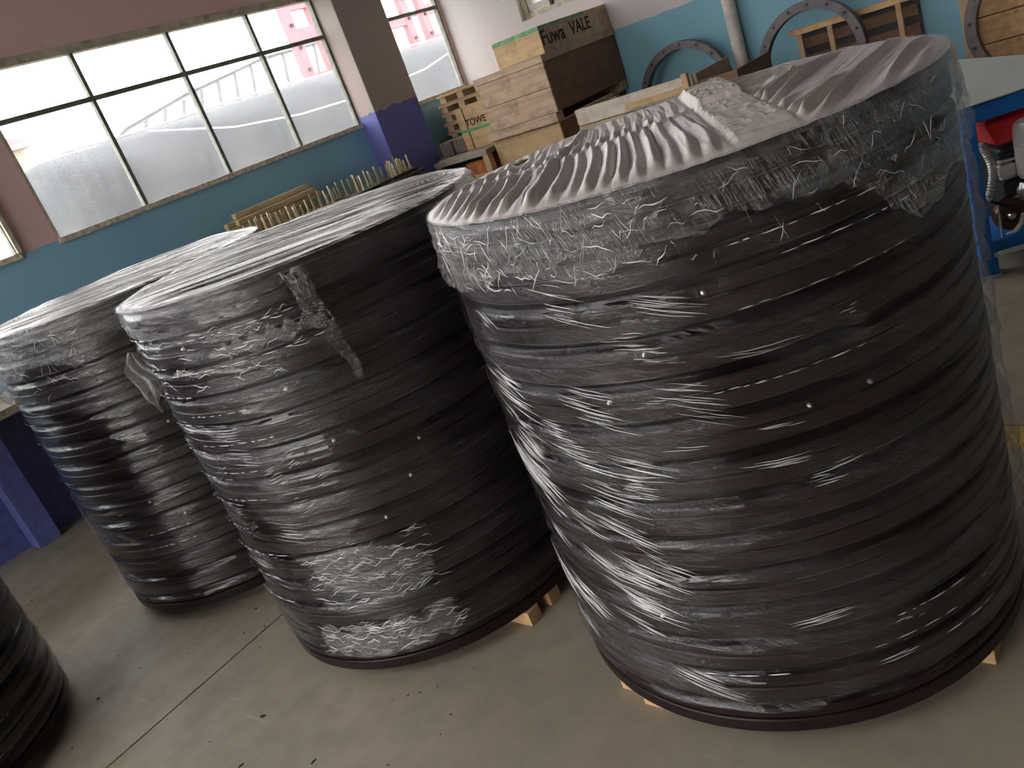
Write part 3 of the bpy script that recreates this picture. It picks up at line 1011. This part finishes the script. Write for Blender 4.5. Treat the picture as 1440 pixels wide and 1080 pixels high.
def fans(seed, n, degs, zs, slopes, lens, per=(6, 14), gap=(0.0035, 0.008), width=(0.0004, 0.0009), ro=0.0075):
    rs = random.Random(seed)
    out = []
    for _ in range(n):
        dg = degs[0] + (degs[1] - degs[0]) * rs.random() ** degs[2]
        z = rs.uniform(*zs)
        sl = rs.uniform(*slopes)
        g = rs.uniform(*gap)
        ln = rs.uniform(*lens)
        for i in range(rs.randint(*per)):
            if rs.random() < 0.15: continue
            out.append((dg + rs.uniform(-2.5, 2.5) - i * 0.35, z + i * g + rs.uniform(-.001, .001), ln * rs.uniform(0.4, 1.15), sl + rs.uniform(-.05, .05) + i * 0.008,
                        rs.uniform(*width), ro + rs.uniform(0, 0.002), 0.0006))
    return [l for l in out if 0.125 < l[1] < 1.27]


def crumple(seed, n, degs, zs, ro, width=(0.0005, 0.0012), lens=(0.015, 0.06), vert=True):
    rs = random.Random(seed)
    return [(degs[0] + (degs[1] - degs[0]) * rs.random() ** degs[2], rs.uniform(*zs), rs.uniform(*lens), rs.choice((-1, 1)) * (rs.uniform(0.6, 4) if vert and rs.random() < .6 else rs.uniform(0, .5)),
             rs.uniform(*width), ro + rs.uniform(0, 0.003), 0.003) for _ in range(n)]


def dashes(seed, rows, ro=0.008, k=1.0):
    """glints of stretched film edge, put in as milky dashes along the rings"""
    rs = random.Random(seed)
    out = []
    for d0, d1, z in rows:
        d = d0
        while d < d1:
            l = rs.uniform(1.0, 5.0)
            out.append((d + l / 2, z + rs.uniform(-.0012, .0012), math.radians(l) * RAD, 0.0, k * rs.uniform(0.0006, 0.0013), ro, 0.0003))
            d += l + rs.uniform(0.2, 2.2)
    return out


c1 = fans(1, 20, (146, 190, 1.0), (0.16, 0.75), (-0.55, -0.25), (0.07, 0.19)) + fans(2, 15, (150, 205, 1.1), (0.55, 1.1), (-0.42, -0.12), (0.05, 0.13)) \
    + fans(3, 9, (170, 225, 1.0), (0.2, 1.1), (-0.15, 0.05), (0.05, 0.14), per=(3, 7)) \
    + fans(7, 12, (147, 160, 1.0), (0.2, 1.12), (-0.9, -0.45), (0.05, 0.12), per=(5, 10)) \
    + fans(8, 4, (225, 256, 1.0), (0.15, 1.0), (-0.03, 0.12), (0.03, 0.08), per=(2, 5)) \
    + dashes(4, ((214, 240, 1.162), (222, 247, 1.118), (213, 246, 1.045), (205, 232, 0.90), (228, 244, 0.30), (222, 240, 0.245), (238, 250, 0.20), (186, 204, 0.225)))
c1 += crumple(5, 125, (148, 206, 1.3), (1.165, 1.295), 0.015, (0.0005, 0.0014)) + crumple(6, 40, (200, 262, 1.0), (1.15, 1.29), 0.015, (0.0004, 0.0008))
creases(c1, s1, 11)
c2 = fans(21, 16, (160, 200, 1.0), (0.2, 1.15), (-0.22, 0.05), (0.05, 0.14), per=(2, 6), gap=(0.006, 0.014)) + fans(22, 12, (165, 215, 1.0), (0.45, 0.80), (0.1, 0.4), (0.02, 0.06), per=(4, 9)) \
    + crumple(23, 110, (195, 234, 1.0), (0.30, 0.50), 0.014, lens=(0.02, 0.07), vert=False) + crumple(24, 90, (185, 234, 1.0), (0.13, 0.24), 0.013, lens=(0.02, 0.07), vert=False) \
    + crumple(25, 60, (170, 225, 1.2), (1.05, 1.22), 0.010, lens=(0.02, 0.06), vert=False) \
    + dashes(26, [(158, 178 + 4 * (k % 3), ZB + UH * k + 0.004) for k in range(3, 14)] + [(185, 228, 1.20), (190, 232, 1.11), (180, 200, 0.98), (178, 205, 0.885), (176, 196, 0.795), (176, 194, 0.70)], ro=0.0115, k=1.3)
creases(c2, s2, 12)
c3 = fans(31, 14, (158, 200, 1.0), (0.2, 0.62), (-0.25, 0.05), (0.05, 0.13), per=(3, 7), gap=(0.005, 0.011)) \
    + dashes(32, [(154, 176 + 6 * (k % 3), ZB + UH * k + 0.004) for k in range(2, 13)] + [(205, 226, 0.36), (208, 224, 0.42)], ro=0.0115, k=1.4) + crumple(33, 80, (150, 225, 1.0), (1.05, 1.27), 0.016)
creases(c3, s3, 13)
creases(dashes(41, [(190, 300, ZB + UH * k + 0.004) for k in range(1, 8)]) + fans(42, 8, (230, 300, 1.0), (0.2, 0.6), (-0.2, 0.1), (0.05, 0.12), per=(3, 6)), s4, 14)

# timber battens under the stacks
for (x0, x1, y0, y1, lb) in (
        (1.205, 2.20, 1.085, 1.160, 'pine batten showing its longer end under the left edge of the nearest stack'),
        (1.235, 2.15, 1.175, 1.245, 'pine batten showing a short bright end behind the other one under the nearest stack'),
        (1.555, 1.625, 0.425, 1.07, 'pine batten end under the right edge of the nearest ring stack'),
        (1.98, 2.05, 0.50, 1.07, 'pine batten hidden under the right half of the nearest ring stack'),
        (1.375, 1.43, 1.66, 2.6, 'reddish pine batten under the middle ring stack beside the dark gap'),
        (1.475, 1.53, 1.652, 2.6, 'second pine batten under the middle ring stack, next to the reddish one'),
        (1.84, 1.90, 1.85, 2.6, 'pine batten under the right half of the middle ring stack'),
        (1.25, 1.31, 3.1, 3.8, 'pine batten under the ring stack by the window wall, left one'),
        (1.80, 1.86, 3.1, 3.8, 'pine batten under the ring stack by the window wall, right one'),
        (-0.25, -0.19, 3.2, 3.9, 'pine batten hidden under the corner ring stack, left one'),
        (0.22, 0.28, 3.2, 3.9, 'pine batten hidden under the corner ring stack, right one')):
    tag(box('timber_batten', x0, x1, y0, y1, 0.0, 0.0495, M['wood_raw'], bevel=0.002), lb, 'batten', 'battens under the ring stacks')

# ------------------------------------------------------------------ crates by the right wall


def crate(name, x0, x1, y0, y1, z0, z1, label, mats, nb=2, lid=0.0, base=0.0, group=None, overhang=0.012):
    """plywood crate: boards on the -x face, panel on the -y face, top, optional lid rim and base runners"""
    t = thing(name, ((x0 + x1) / 2, (y0 + y1) / 2, z0), label, 'crate', group)
    hx, hy, h = (x1 - x0) / 2, (y1 - y0) / 2, z1 - z0
    mx, my, mt = mats
    za, zb = base, h - lid
    bh = (zb - za) / nb
    for i in range(nb):
        box('front_board', -hx, -hx + 0.018, -hy, hy, za + i * bh + 0.0015, za + (i + 1) * bh - 0.0015, mx, t, bevel=0.002)
    box('side_panel', -hx + 0.018, hx, -hy, -hy + 0.015, za, zb, my, t, bevel=0.0015)
    box('side_panel', -hx + 0.018, hx, hy - 0.015, hy, za, zb, my, t, bevel=0.0015)
    box('back_panel', hx - 0.015, hx, -hy + 0.015, hy - 0.015, za, zb, my, t)
    box('bottom_panel', -hx + 0.018, hx - 0.015, -hy + 0.015, hy - 0.015, za, za + 0.015, my, t)
    if lid:
        o = overhang
        box('lid_rim', -hx - o, -hx + 0.008, -hy - o, hy + o, h - lid, h, mx, t, bevel=0.003)
        box('lid_rim', -hx + 0.008, hx, -hy - o, -hy + 0.004, h - lid, h, mt, t, bevel=0.003)
        box('lid', -hx + 0.008, hx, -hy + 0.004, hy + o, h - lid * 0.6, h - 0.002, mt, t)
    else:
        box('lid', -hx, hx, -hy, hy, h, h + 0.012, mt, t, bevel=0.002)
    if base:
        box('base_runner', -hx - 0.03, -hx + 0.06, -hy - 0.0, hy + 0.05, 0, base, mats[0], t, bevel=0.003)
        box('base_runner', hx - 0.09, hx, -hy, hy, 0, base, mats[0], t, bevel=0.003)
    return t


WW, WP, WR, WT = M['wood_weather'], M['wood_pale'], M['wood_red'], M['wood_white']
crate('wooden_crate', 5.225, 6.285, 3.73, 4.395, 1.075, 1.555, 'large weathered plywood crate with lid rim, one red-brown side darkened for shade', (WW, WR, WW), 2, 0.05, 0.068)  # dark wood on the side panel: shade of the face away from windows
ct = crate('wooden_crate', 5.30, 6.285, 3.735, 4.185, 1.5555, 1.735, 'small pale crate with green top edge lettered in black, on the large crate', (WP, M['wood_weather'], WP), 1)
box('edge_stripe', -0.4935, -0.492, -0.225, 0.225, 0.160, 0.192, M['green_edge'], ct)
box('edge_stripe', -0.492, 0.15, -0.2265, -0.225, 0.168, 0.192, M['green_edge'], ct)
for word, x, sz in (('Fuwa', -0.33, 0.15), ('VALE', 0.06, 0.13)):
    link('lettering', text_mesh('lettering', word, sz), M['ink'], ct, (x, -0.2255, 0.098), (PI / 2, 0, 0))
crate('wooden_crate', 5.25, 6.285, 3.77, 4.44, 0.55, 1.062, 'plain pale crate directly underneath the large weathered crate', (WP, WR, WP), 1)
crate('wooden_crate', 5.25, 6.285, 3.77, 4.44, 0.0, 0.537, 'lowest crate of the stack standing on the floor by the wall', (WP, WR, WP), 2)

# upright pale box with green strap, in front of the pallets
bx = thing('plywood_box', (5.58, 4.66, 1.041), 'narrow pale plywood box with green strap, leaning beside the large crate', 'box', None, 0.0)
box('front_board', -0.18, -0.165, -0.205, 0.115, 0, 0.355, WP, bx, bevel=0.002)
box('front_board', -0.186, -0.168, 0.125, 0.205, 0, 0.35, WP, bx, bevel=0.002)
box('body', -0.165, 0.10, -0.2, 0.2, 0, 0.345, M['wood_weather'], bx, bevel=0.002)
box('strap', -0.1885, -0.186, -0.207, 0.207, 0.148, 0.168, M['strap'], bx)
box('strap', -0.186, -0.164, 0.115, 0.125, 0.148, 0.168, M['strap'], bx)
link('lettering', text_mesh('lettering', 'TOWE', 0.078), M['ink'], bx, (-0.1808, 0.012, 0.215), (PI / 2, 0, -PI / 2))

# stack of pallets in the corner
for k in range(6):
    z = 1.042 + k * 0.082
    t = thing('pallet', (5.98, 5.02, z), '%s pallet of the stack in the corner under the narrow window' % ('lowest', 'second lowest', 'third lowest', 'third highest', 'second highest', 'topmost')[k], 'pallet', 'pallets stacked in the corner')
    sh = 0.006 * ((k * 7) % 5 - 2)
    for i in range(4):
        box('deck_board', -0.29 + i * 0.155, -0.175 + i * 0.155, -0.27 + sh, 0.27 + sh, 0.062, 0.081, M['wood_raw'], t, bevel=0.002)
    for i in range(3):
        box('block', -0.28, 0.28, -0.255 + i * 0.215 + sh, -0.185 + i * 0.215 + sh, 0.012, 0.062, M['wood_rawx'], t)
    box('bottom_board', -0.29, -0.20, -0.27 + sh, 0.27 + sh, 0, 0.012, M['wood_grey'], t)
# shelf they stand on
sh = thing('plank_shelf', (5.70, 4.9, 0), 'rough plank shelf carrying the pallets and pale strapped box', 'shelf')
box('plank', -0.56, -0.36, -0.445, 0.16, 0.998, 1.04, M['wood_grey'], sh, bevel=0.003)
for i in range(4):
    box('plank', -0.355 + i * 0.235, -0.125 + i * 0.235, -0.44, 0.47, 1.0, 1.04, M['wood_grey'], sh, bevel=0.003)
for x in (-0.53, 0.5):
    for y in (-0.42, 0.12):
        box('leg', x - 0.03, x + 0.03, y - 0.03, y + 0.03, 0, 0.998, M['wood_z'], sh, bevel=0.002)
box('rail', -0.55, -0.52, -0.39, 0.09, 0.80, 0.86, M['wood_raw'], sh, bevel=0.002)
box('lower_plank', -0.52, 0.5, -0.42, 0.12, 0.77, 0.80, M['wood_grey'], sh)
tag(box('carton', 5.24, 5.62, 4.53, 4.80, 0.801, 0.96, M['carton_orange'], bevel=0.006), 'orange carton under the rough plank shelf', 'carton')
tag(box('carton', 5.26, 5.6, 4.83, 4.99, 0.801, 0.94, M['carton_grey'], bevel=0.006), 'dull brown carton under the plank shelf beside the pier', 'carton')
for y0, y1, lb in ((4.875, 5.005, 'grey-brown carton on the plank shelf next to the strapped box'), (5.03, 5.17, 'grey-brown carton on the plank shelf nearest the pier')):
    tag(box('carton', 5.40, 5.60, y0, y1, 1.0405, 1.165, M['carton_grey'], bevel=0.006), lb, 'carton')

# low whitened crate behind the nearest stack
t = thing('board_crate', (5.28, 2.975, 0), 'low crate of whitened boards behind the nearest ring stack', 'crate')
for i in range(9):
    z0 = 0.10 + i * 0.115
    box('front_board', -0.28, -0.258, -0.455, 0.455, z0, z0 + 0.11, WT if i != 7 else M['wood_weather'], t, bevel=0.003)
for y in (-0.43, 0.43):
    box('corner_post', -0.258, -0.20, y - 0.03, y + 0.03, 0, 1.10, M['wood_z'], t, bevel=0.002)
    box('corner_post', 0.20, 0.258, y - 0.03, y + 0.03, 0, 1.10, M['wood_z'], t, bevel=0.002)
for i in range(9):
    z0 = 0.10 + i * 0.115
    box('side_board', -0.258, 0.26, -0.478, -0.46, z0, z0 + 0.108, M['wood_weather'], t, bevel=0.002)
    box('side_board', -0.258, 0.26, 0.46, 0.478, z0, z0 + 0.108, M['wood_weather'], t, bevel=0.002)
box('cleat', -0.300, -0.281, -0.40, 0.05, 1.035, 1.075, M['wood_pale'], t, bevel=0.002)
box('upright', -0.312, -0.281, -0.44, -0.40, 0.55, 1.15, M['wood_pale'], t, bevel=0.002)
box('bottom_board', -0.258, 0.258, -0.4, 0.4, 0.08, 0.10, M['wood_grey'], t)
tt = thing('board_crate', (5.30, 2.36, 0), 'brown open crate beside the whitened crate, below the leaning ring', 'crate')
for i in range(8):
    z0 = 0.06 + i * 0.128
    box('front_board', -0.28, -0.26, -0.13, 0.13, z0, z0 + 0.122, WR, tt, bevel=0.003)
    box('side_board', -0.26, 0.26, -0.13, -0.112, z0, z0 + 0.122, WR, tt, bevel=0.003)
box('back_board', 0.242, 0.26, -0.11, 0.13, 0.06, 1.03, WR, tt)
box('base_board', -0.26, 0.242, -0.112, 0.13, 0.0, 0.06, WR, tt)

# ------------------------------------------------------------------ steel rings leaning on the right wall


def flat_ring(name, c, r_out, wdt, thick, lean, label, support):
    t = thing(name, c, label, 'steel ring', 'bare steel rings leaning on the wall')
    t.rotation_euler = (0, lean, 0)
    pr = [(r_out - wdt, -thick / 2), (r_out - 0.004, -thick / 2), (r_out, -thick / 2 + 0.004), (r_out, thick / 2 - 0.004), (r_out - 0.004, thick / 2), (r_out - wdt, thick / 2)]
    b = link('ring_body', lathe('ring_body', pr, 96, True), M['ring_grey'], t, (0, 0, 0), (0, PI / 2, 0))
    hole = lathe('bolt_hole', [(0, 0.001), (0.010, 0.001), (0.011, -0.001), (0, -0.001)], 12)
    for k in range(16):
        a = 2 * PI * k / 16 + 0.1
        rr = r_out - wdt / 2
        link('bolt_hole', hole, M['ink'], t, (-thick / 2, rr * math.cos(a), rr * math.sin(a)), (0, PI / 2, 0))
    return t


flat_ring('steel_ring', (6.10, 3.139, 0.913), 0.387, 0.056, 0.07, 0.10, 'dark steel ring leaning on teal wall left of the cream pipe', None)
flat_ring('steel_ring', (6.03, 2.135, 0.915), 0.368, 0.060, 0.07, 0.10, 'dark steel ring leaning on the open slatted crate right of the pipe', None)
flat_ring('steel_ring', (6.02, 0.80, 0.80), 0.40, 0.062, 0.08, 0.08, 'dark steel ring in front of the amber wooden crate at upper right', None)
for y0, y1, h, lb in ((2.77, 3.5, 0.522, 'wooden plinth carrying the ring left of the pipe'), (1.76, 2.5, 0.543, 'wooden plinth carrying the ring right of the pipe'), (0.42, 1.2, 0.397, 'wooden plinth carrying the rightmost ring')):
    t = thing('timber_plinth', (5.97, (y0 + y1) / 2, 0), lb, 'plinth')
    nbd = 4
    for i in range(nbd):
        box('beam', -0.30, 0.13, -(y1 - y0) / 2, (y1 - y0) / 2, i * h / nbd + 0.001, (i + 1) * h / nbd - 0.001, M['wood_raw'], t, bevel=0.004)

# open slatted crate behind the second ring
t = thing('slatted_crate', (6.20, 1.88, 0.545), 'open slatted wooden crate behind the ring right of the pipe', 'crate')
t.location.z = 0.0
for y in (-0.30, 0.14, 0.35):
    box('post', -0.075, -0.045, y - 0.017, y + 0.017, 0.0, 1.085, M['wood_z'], t, bevel=0.002)
box('top_rail', -0.085, -0.045, -0.40, 0.41, 1.075, 1.115, M['wood_raw'], t, bevel=0.003)
for z in (0.56, 0.70, 0.84, 0.96):
    box('inner_slat', 0.06, 0.078, -0.38, 0.38, z, z + 0.07, M['wood_red'], t, bevel=0.002)
box('back_panel', 0.082, 0.094, -0.39, 0.39, 0.0, 1.06, M['dark_steel'], t)
box('base', -0.075, 0.08, -0.38, 0.38, 0.0, 0.08, M['wood_grey'], t)

# amber plank crate
t = thing('plank_crate', (6.19, 0.62, 0), 'amber plank crate behind the rightmost steel ring', 'crate')
for i in range(7):
    box('plank', -0.03, -0.005, -0.60, 0.60, 0.02 + i * 0.165, 0.02 + i * 0.165 + 0.158, M['wood_raw'], t, bevel=0.003)
for y in (-0.55, 0.60):
    box('corner_post', -0.055, -0.031, y - 0.05, y + 0.02, 0.0, 1.18, M['wood_z'], t, bevel=0.003)
box('back_panel', -0.004, 0.09, -0.60, 0.60, 0, 1.16, M['wood_red'], t)

# ------------------------------------------------------------------ bench and steel rack by the window wall
t = thing('workbench', (1.4, 5.0, 0), 'workbench with brown top along the window wall at far left', 'workbench')
box('top', -1.3, 1.2, -0.32, 0.386, 0.84, 0.885, M['wood_grey'], t, bevel=0.004)
for x in (-1.25, 1.12):
    box('leg', x, x + 0.06, -0.28, -0.22, 0, 0.84, M['bench_blue'], t)
    box('leg', x, x + 0.06, 0.20, 0.26, 0, 0.84, M['bench_blue'], t)
box('back_panel', -1.3, 1.2, 0.386, 0.398, 0.0, 0.84, M['bench_blue'], t)  # added sheet that turns the wall below the bench navy
t = thing('parts_rack', (3.7, 5.0, 0), 'dark steel rack holding studs and timber strips below the window', 'rack')
box('top_plate', -1.05, 1.05, -0.22, 0.36, 1.055, 1.08, M['dark_steel'], t, bevel=0.002)
for x in (-1.0, 0.95):
    for y in (-0.2, 0.30):
        box('leg', x, x + 0.05, y, y + 0.05, 0, 1.055, M['dark_steel'], t)
for x0, x1 in ((-0.75, -0.05), (0.02, 0.30), (0.34, 0.72), (0.76, 1.04)):
    box('tray', x0, x1, -0.16, 0.09, 1.0805, 1.105, M['dark_steel'], t, bevel=0.003)

rnd = random.Random(4)
strips = []
for k in range(5):
    for q in range(2 if k < 4 else 1):
        strips.append((2.94 + 0.085 * k + 0.05 * q, 4.02 - 0.04 * ((k + q) % 3), 5.30 - 0.075 * q - 0.012 * k, 1.081 + 0.043 * k))
for i, (x0, x1, y, z) in enumerate(strips):
    tag(box('timber_strip', x0, x1, y - 0.024, y + 0.024, z, z + 0.039, M['wood_rawx'], bevel=0.003),
        'topmost pale timber strip of the heap behind the studs' if i == 8 else 'pale timber strip in the heap lying behind the studs on the rack', 'timber strip', 'timber strips on the rack')


def stud_mesh(h):
    pr = [(0, 0), (0.013, 0), (0.013, 0.006), (0.017, 0.006), (0.017, 0.020), (0.0085, 0.021), (0.0085, h * 0.72), (0.0075, h * 0.72), (0.0075, h - 0.004), (0.005, h), (0, h)]
    return lathe('threaded_stud', pr, 8)


SM = [stud_mesh(h) for h in (0.085, 0.10, 0.115, 0.13)]
rows = []
for ti, (x0, x1) in enumerate(((2.97, 3.62), (3.74, 3.98), (4.06, 4.40), (4.48, 4.71))):
    n = int((x1 - x0) / 0.052)
    for i in range(n + 1):
        for y in (4.88, 4.955, 5.03):
            if rnd.random() < 0.8:
                rows.append((x0 + (x1 - x0) * i / max(1, n) + rnd.uniform(-.008, .008), y + rnd.uniform(-.01, .01), ti))
TRAY = ('in front of the timber strips, leftmost tray', 'on the tray beside the right end of the timber strips', 'on the second tray from the blue pier', 'on the tray nearest the blue pier')
for x, y, ti in rows:
    tag(link('threaded_stud', rnd.choice(SM), M['zinc'], None, (x, y, 1.105), (0, 0, rnd.uniform(0, 3))),
        'brass-coloured threaded stud standing ' + TRAY[ti], 'stud', 'studs standing ' + TRAY[ti])

# ------------------------------------------------------------------ blue machine at the right edge
ma = thing('engine_stand', (3.9, 0.832, 0), 'blue steel engine stand with grey sheet hood at the right edge', 'machine', None, math.atan2(-0.8335, 0.5525))
# local x = along the front to the right, local y = depth away from the viewer
box('leg', -0.012, 0.046, 0.0, 0.07, 0.085, 0.765, M['mach_blue'], ma, bevel=0.003)
box('leg', 0.90, 0.958, 0.0, 0.07, 0.0, 0.765, M['mach_blue'], ma, bevel=0.003)
box('leg', -0.012, 0.046, 0.55, 0.62, 0.0, 0.765, M['mach_blue'], ma, bevel=0.003)
box('leg', 0.90, 0.958, 0.55, 0.62, 0.0, 0.765, M['mach_blue'], ma, bevel=0.003)
box('foot', -0.02, 0.056, -0.008, 0.078, 0.012, 0.088, M['mach_blue'], ma, bevel=0.003)
box('foot_plate', -0.028, 0.066, -0.018, 0.09, 0.0, 0.012, M['mach_grey'], ma, bevel=0.002)
box('top_rail', 0.046, 0.90, 0.0, 0.05, 0.69, 0.765, M['mach_blue'], ma, bevel=0.003)
box('side_rail', -0.01, 0.04, 0.07, 0.55, 0.70, 0.765, M['mach_blue'], ma, bevel=0.003)
box('bottom_rail', 0.046, 0.90, 0.02, 0.07, 0.10, 0.15, M['mach_blue'], ma, bevel=0.003)
box('cross_tray', 0.046, 0.90, 0.07, 0.56, 0.10, 0.115, M['mach_blue'], ma, bevel=0.002)
box('bracket', 0.06, 0.5, -0.045, 0.0, 0.104, 0.112, M['mach_grey'], ma, bevel=0.002)
pl = [(-0.03, -0.015), (0.70, -0.015), (0.43, 0.37), (0.245, 0.60), (-0.03, 0.60)]
zf = lambda y: 0.768 + 0.17 * max(0, y)
v = [(x, y, zf(y)) for x, y in pl] + [(x, y, zf(y) + 0.004) for x, y in pl]
f = [(4, 3, 2, 1, 0), (5, 6, 7, 8, 9)] + [(i, (i + 1) % 5, (i + 1) % 5 + 5, i + 5) for i in range(5)]
link('hood_sheet', mesh('hood_sheet', v, f), M['mach_grey'], ma)
# red fuel tank with tapered ends
v = [(0.155, 0.09, 0.545), (0.42, 0.09, 0.545), (0.42, 0.34, 0.545), (0.155, 0.34, 0.545), (0.095, 0.05, 0.655), (0.46, 0.05, 0.655), (0.46, 0.38, 0.655), (0.095, 0.38, 0.655),
     (0.16, 0.11, 0.70), (0.42, 0.11, 0.70), (0.42, 0.33, 0.70), (0.16, 0.33, 0.70)]
f = [(3, 2, 1, 0), (8, 9, 10, 11)] + [(i, (i + 1) % 4, (i + 1) % 4 + 4, i + 4) for i in range(4)] + [(i + 4, (i + 1) % 4 + 4, (i + 1) % 4 + 8, i + 8) for i in range(4)]
o = link('fuel_tank', mesh('fuel_tank', v, f), M['mach_red'], ma)
b = o.modifiers.new('bevel', 'BEVEL'); b.width = 0.008; b.segments = 3
link('fuel_cap', lathe('fuel_cap', [(0, 0.02), (0.025, 0.02), (0.03, 0.012), (0.03, 0), (0, 0)], 20), M['mach_dark'], o, (0.36, 0.2, 0.70))
link('air_filter', lathe('air_filter', [(0.0, 0.27), (0.04, 0.27), (0.060, 0.255), (0.064, 0.24), (0.064, 0.165), (0.066, 0.163), (0.066, 0.157), (0.064, 0.155), (0.064, 0.03), (0.055, 0.012), (0.02, 0.0), (0.018, -0.05), (0.0, -0.05)], 32), M['mach_silver'], ma, (0.275, 0.06, 0.37))
link('elbow', lathe('elbow', [(0, 0.05), (0.02, 0.045), (0.034, 0.02), (0.036, 0), (0.03, -0.03), (0, -0.04)], 20), M['steel'], ma, (0.24, 0.08, 0.315))
box('engine_block', 0.17, 0.5, 0.12, 0.42, 0.17, 0.52, M['mach_dark'], ma, bevel=0.015)
for i in range(6):
    box('cooling_fin', 0.16, 0.40, 0.10, 0.13, 0.36 + i * 0.025, 0.371 + i * 0.025, M['mach_silver'] if i in (1, 4) else M['mach_dark'], ma, bevel=0.002)
box('valve_cover', 0.155, 0.215, 0.08, 0.13, 0.40, 0.455, M['mach_silver'], ma, bevel=0.008)
hp = [(0.090 + 0.035 * math.sin(PI * i / 40), 0.10, 0.575 - 0.255 * i / 40) for i in range(41)]
link('ribbed_hose', tube('ribbed_hose', hp, [0.017 if i % 2 else 0.0135 for i in range(41)], 14), M['mach_silver'], ma)
link('pulley', lathe('pulley', [(0, 0.03), (0.014, 0.03), (0.016, 0.02), (0.035, 0.012), (0.045, 0.02), (0.072, 0.02), (0.076, 0.012), (0.066, 0.0), (0.076, -0.012), (0.072, -0.02), (0, -0.02)], 36), M['mach_bronze'], ma, (0.175, 0.09, 0.235), (PI / 2, 0, 0))
link('hub_cap', lathe('hub_cap', [(0, 0.02), (0.012, 0.02), (0.016, 0.008), (0.016, 0), (0, 0)], 16), M['steel'], ma, (0.155, 0.05, 0.238), (PI / 2, 0, 0))
link('control_rod', tube('control_rod', [(0.107, 0.05, 0.30), (0.109, 0.05, 0.115)], 0.005, 8), M['steel'], ma)
link('lever', tube('lever', [(0.085, 0.06, 0.325), (0.13, 0.06, 0.29), (0.165, 0.06, 0.275)], 0.006, 8), M['mach_dark'], ma)
link('drain_pipe', tube('drain_pipe', [(0.14, 0.08, 0.14), (0.17, 0.07, 0.15), (0.20, 0.07, 0.18), (0.22, 0.08, 0.22)], 0.012, 10), M['mach_silver'], ma)

# ------------------------------------------------------------------ floor debris
rnd = random.Random(9)
v, f = [], []


def chip(x, y, s):
    k = len(v)
    n = rnd.randint(4, 6)
    st = rnd.uniform(0.4, 2.4)
    an = rnd.uniform(0, PI)
    for q in range(n):
        a = 2 * PI * q / n + rnd.uniform(-.3, .3)
        px, py = s * math.cos(a) * st, s * math.sin(a)
        v.append((x + px * math.cos(an) - py * math.sin(an), y + px * math.sin(an) + py * math.cos(an), 0.0))
    v.append((x + rnd.uniform(-.3, .3) * s, y + rnd.uniform(-.3, .3) * s, s * rnd.uniform(.4, .9)))
    for q in range(n):
        f.append((k + q, k + (q + 1) % n, k + n))


for _ in range(150):
    x, y = rnd.uniform(0.1, 2.2), rnd.uniform(0.15, 4.6)
    if min(math.hypot(x - cx, y - cy) for cx, cy in ((1.733, .968), (1.568, 2.217), (1.553, 3.453), (.03, 3.56))) < 0.62:
        continue
    chip(x, y, rnd.choice((0.002, 0.003, 0.003, 0.004, 0.007)))
for x, y, s in ((0.95, 0.92, 0.011), (1.2, 0.44, 0.008), (1.02, 1.0, 0.008), (0.78, 2.35, 0.008), (0.72, 2.0, 0.006)):
    chip(x, y, s)
tag(link('floor_debris', mesh('floor_debris', v, f), M['joint']), 'scattered small dark chips of dirt on the concrete floor', 'debris', kind='stuff')
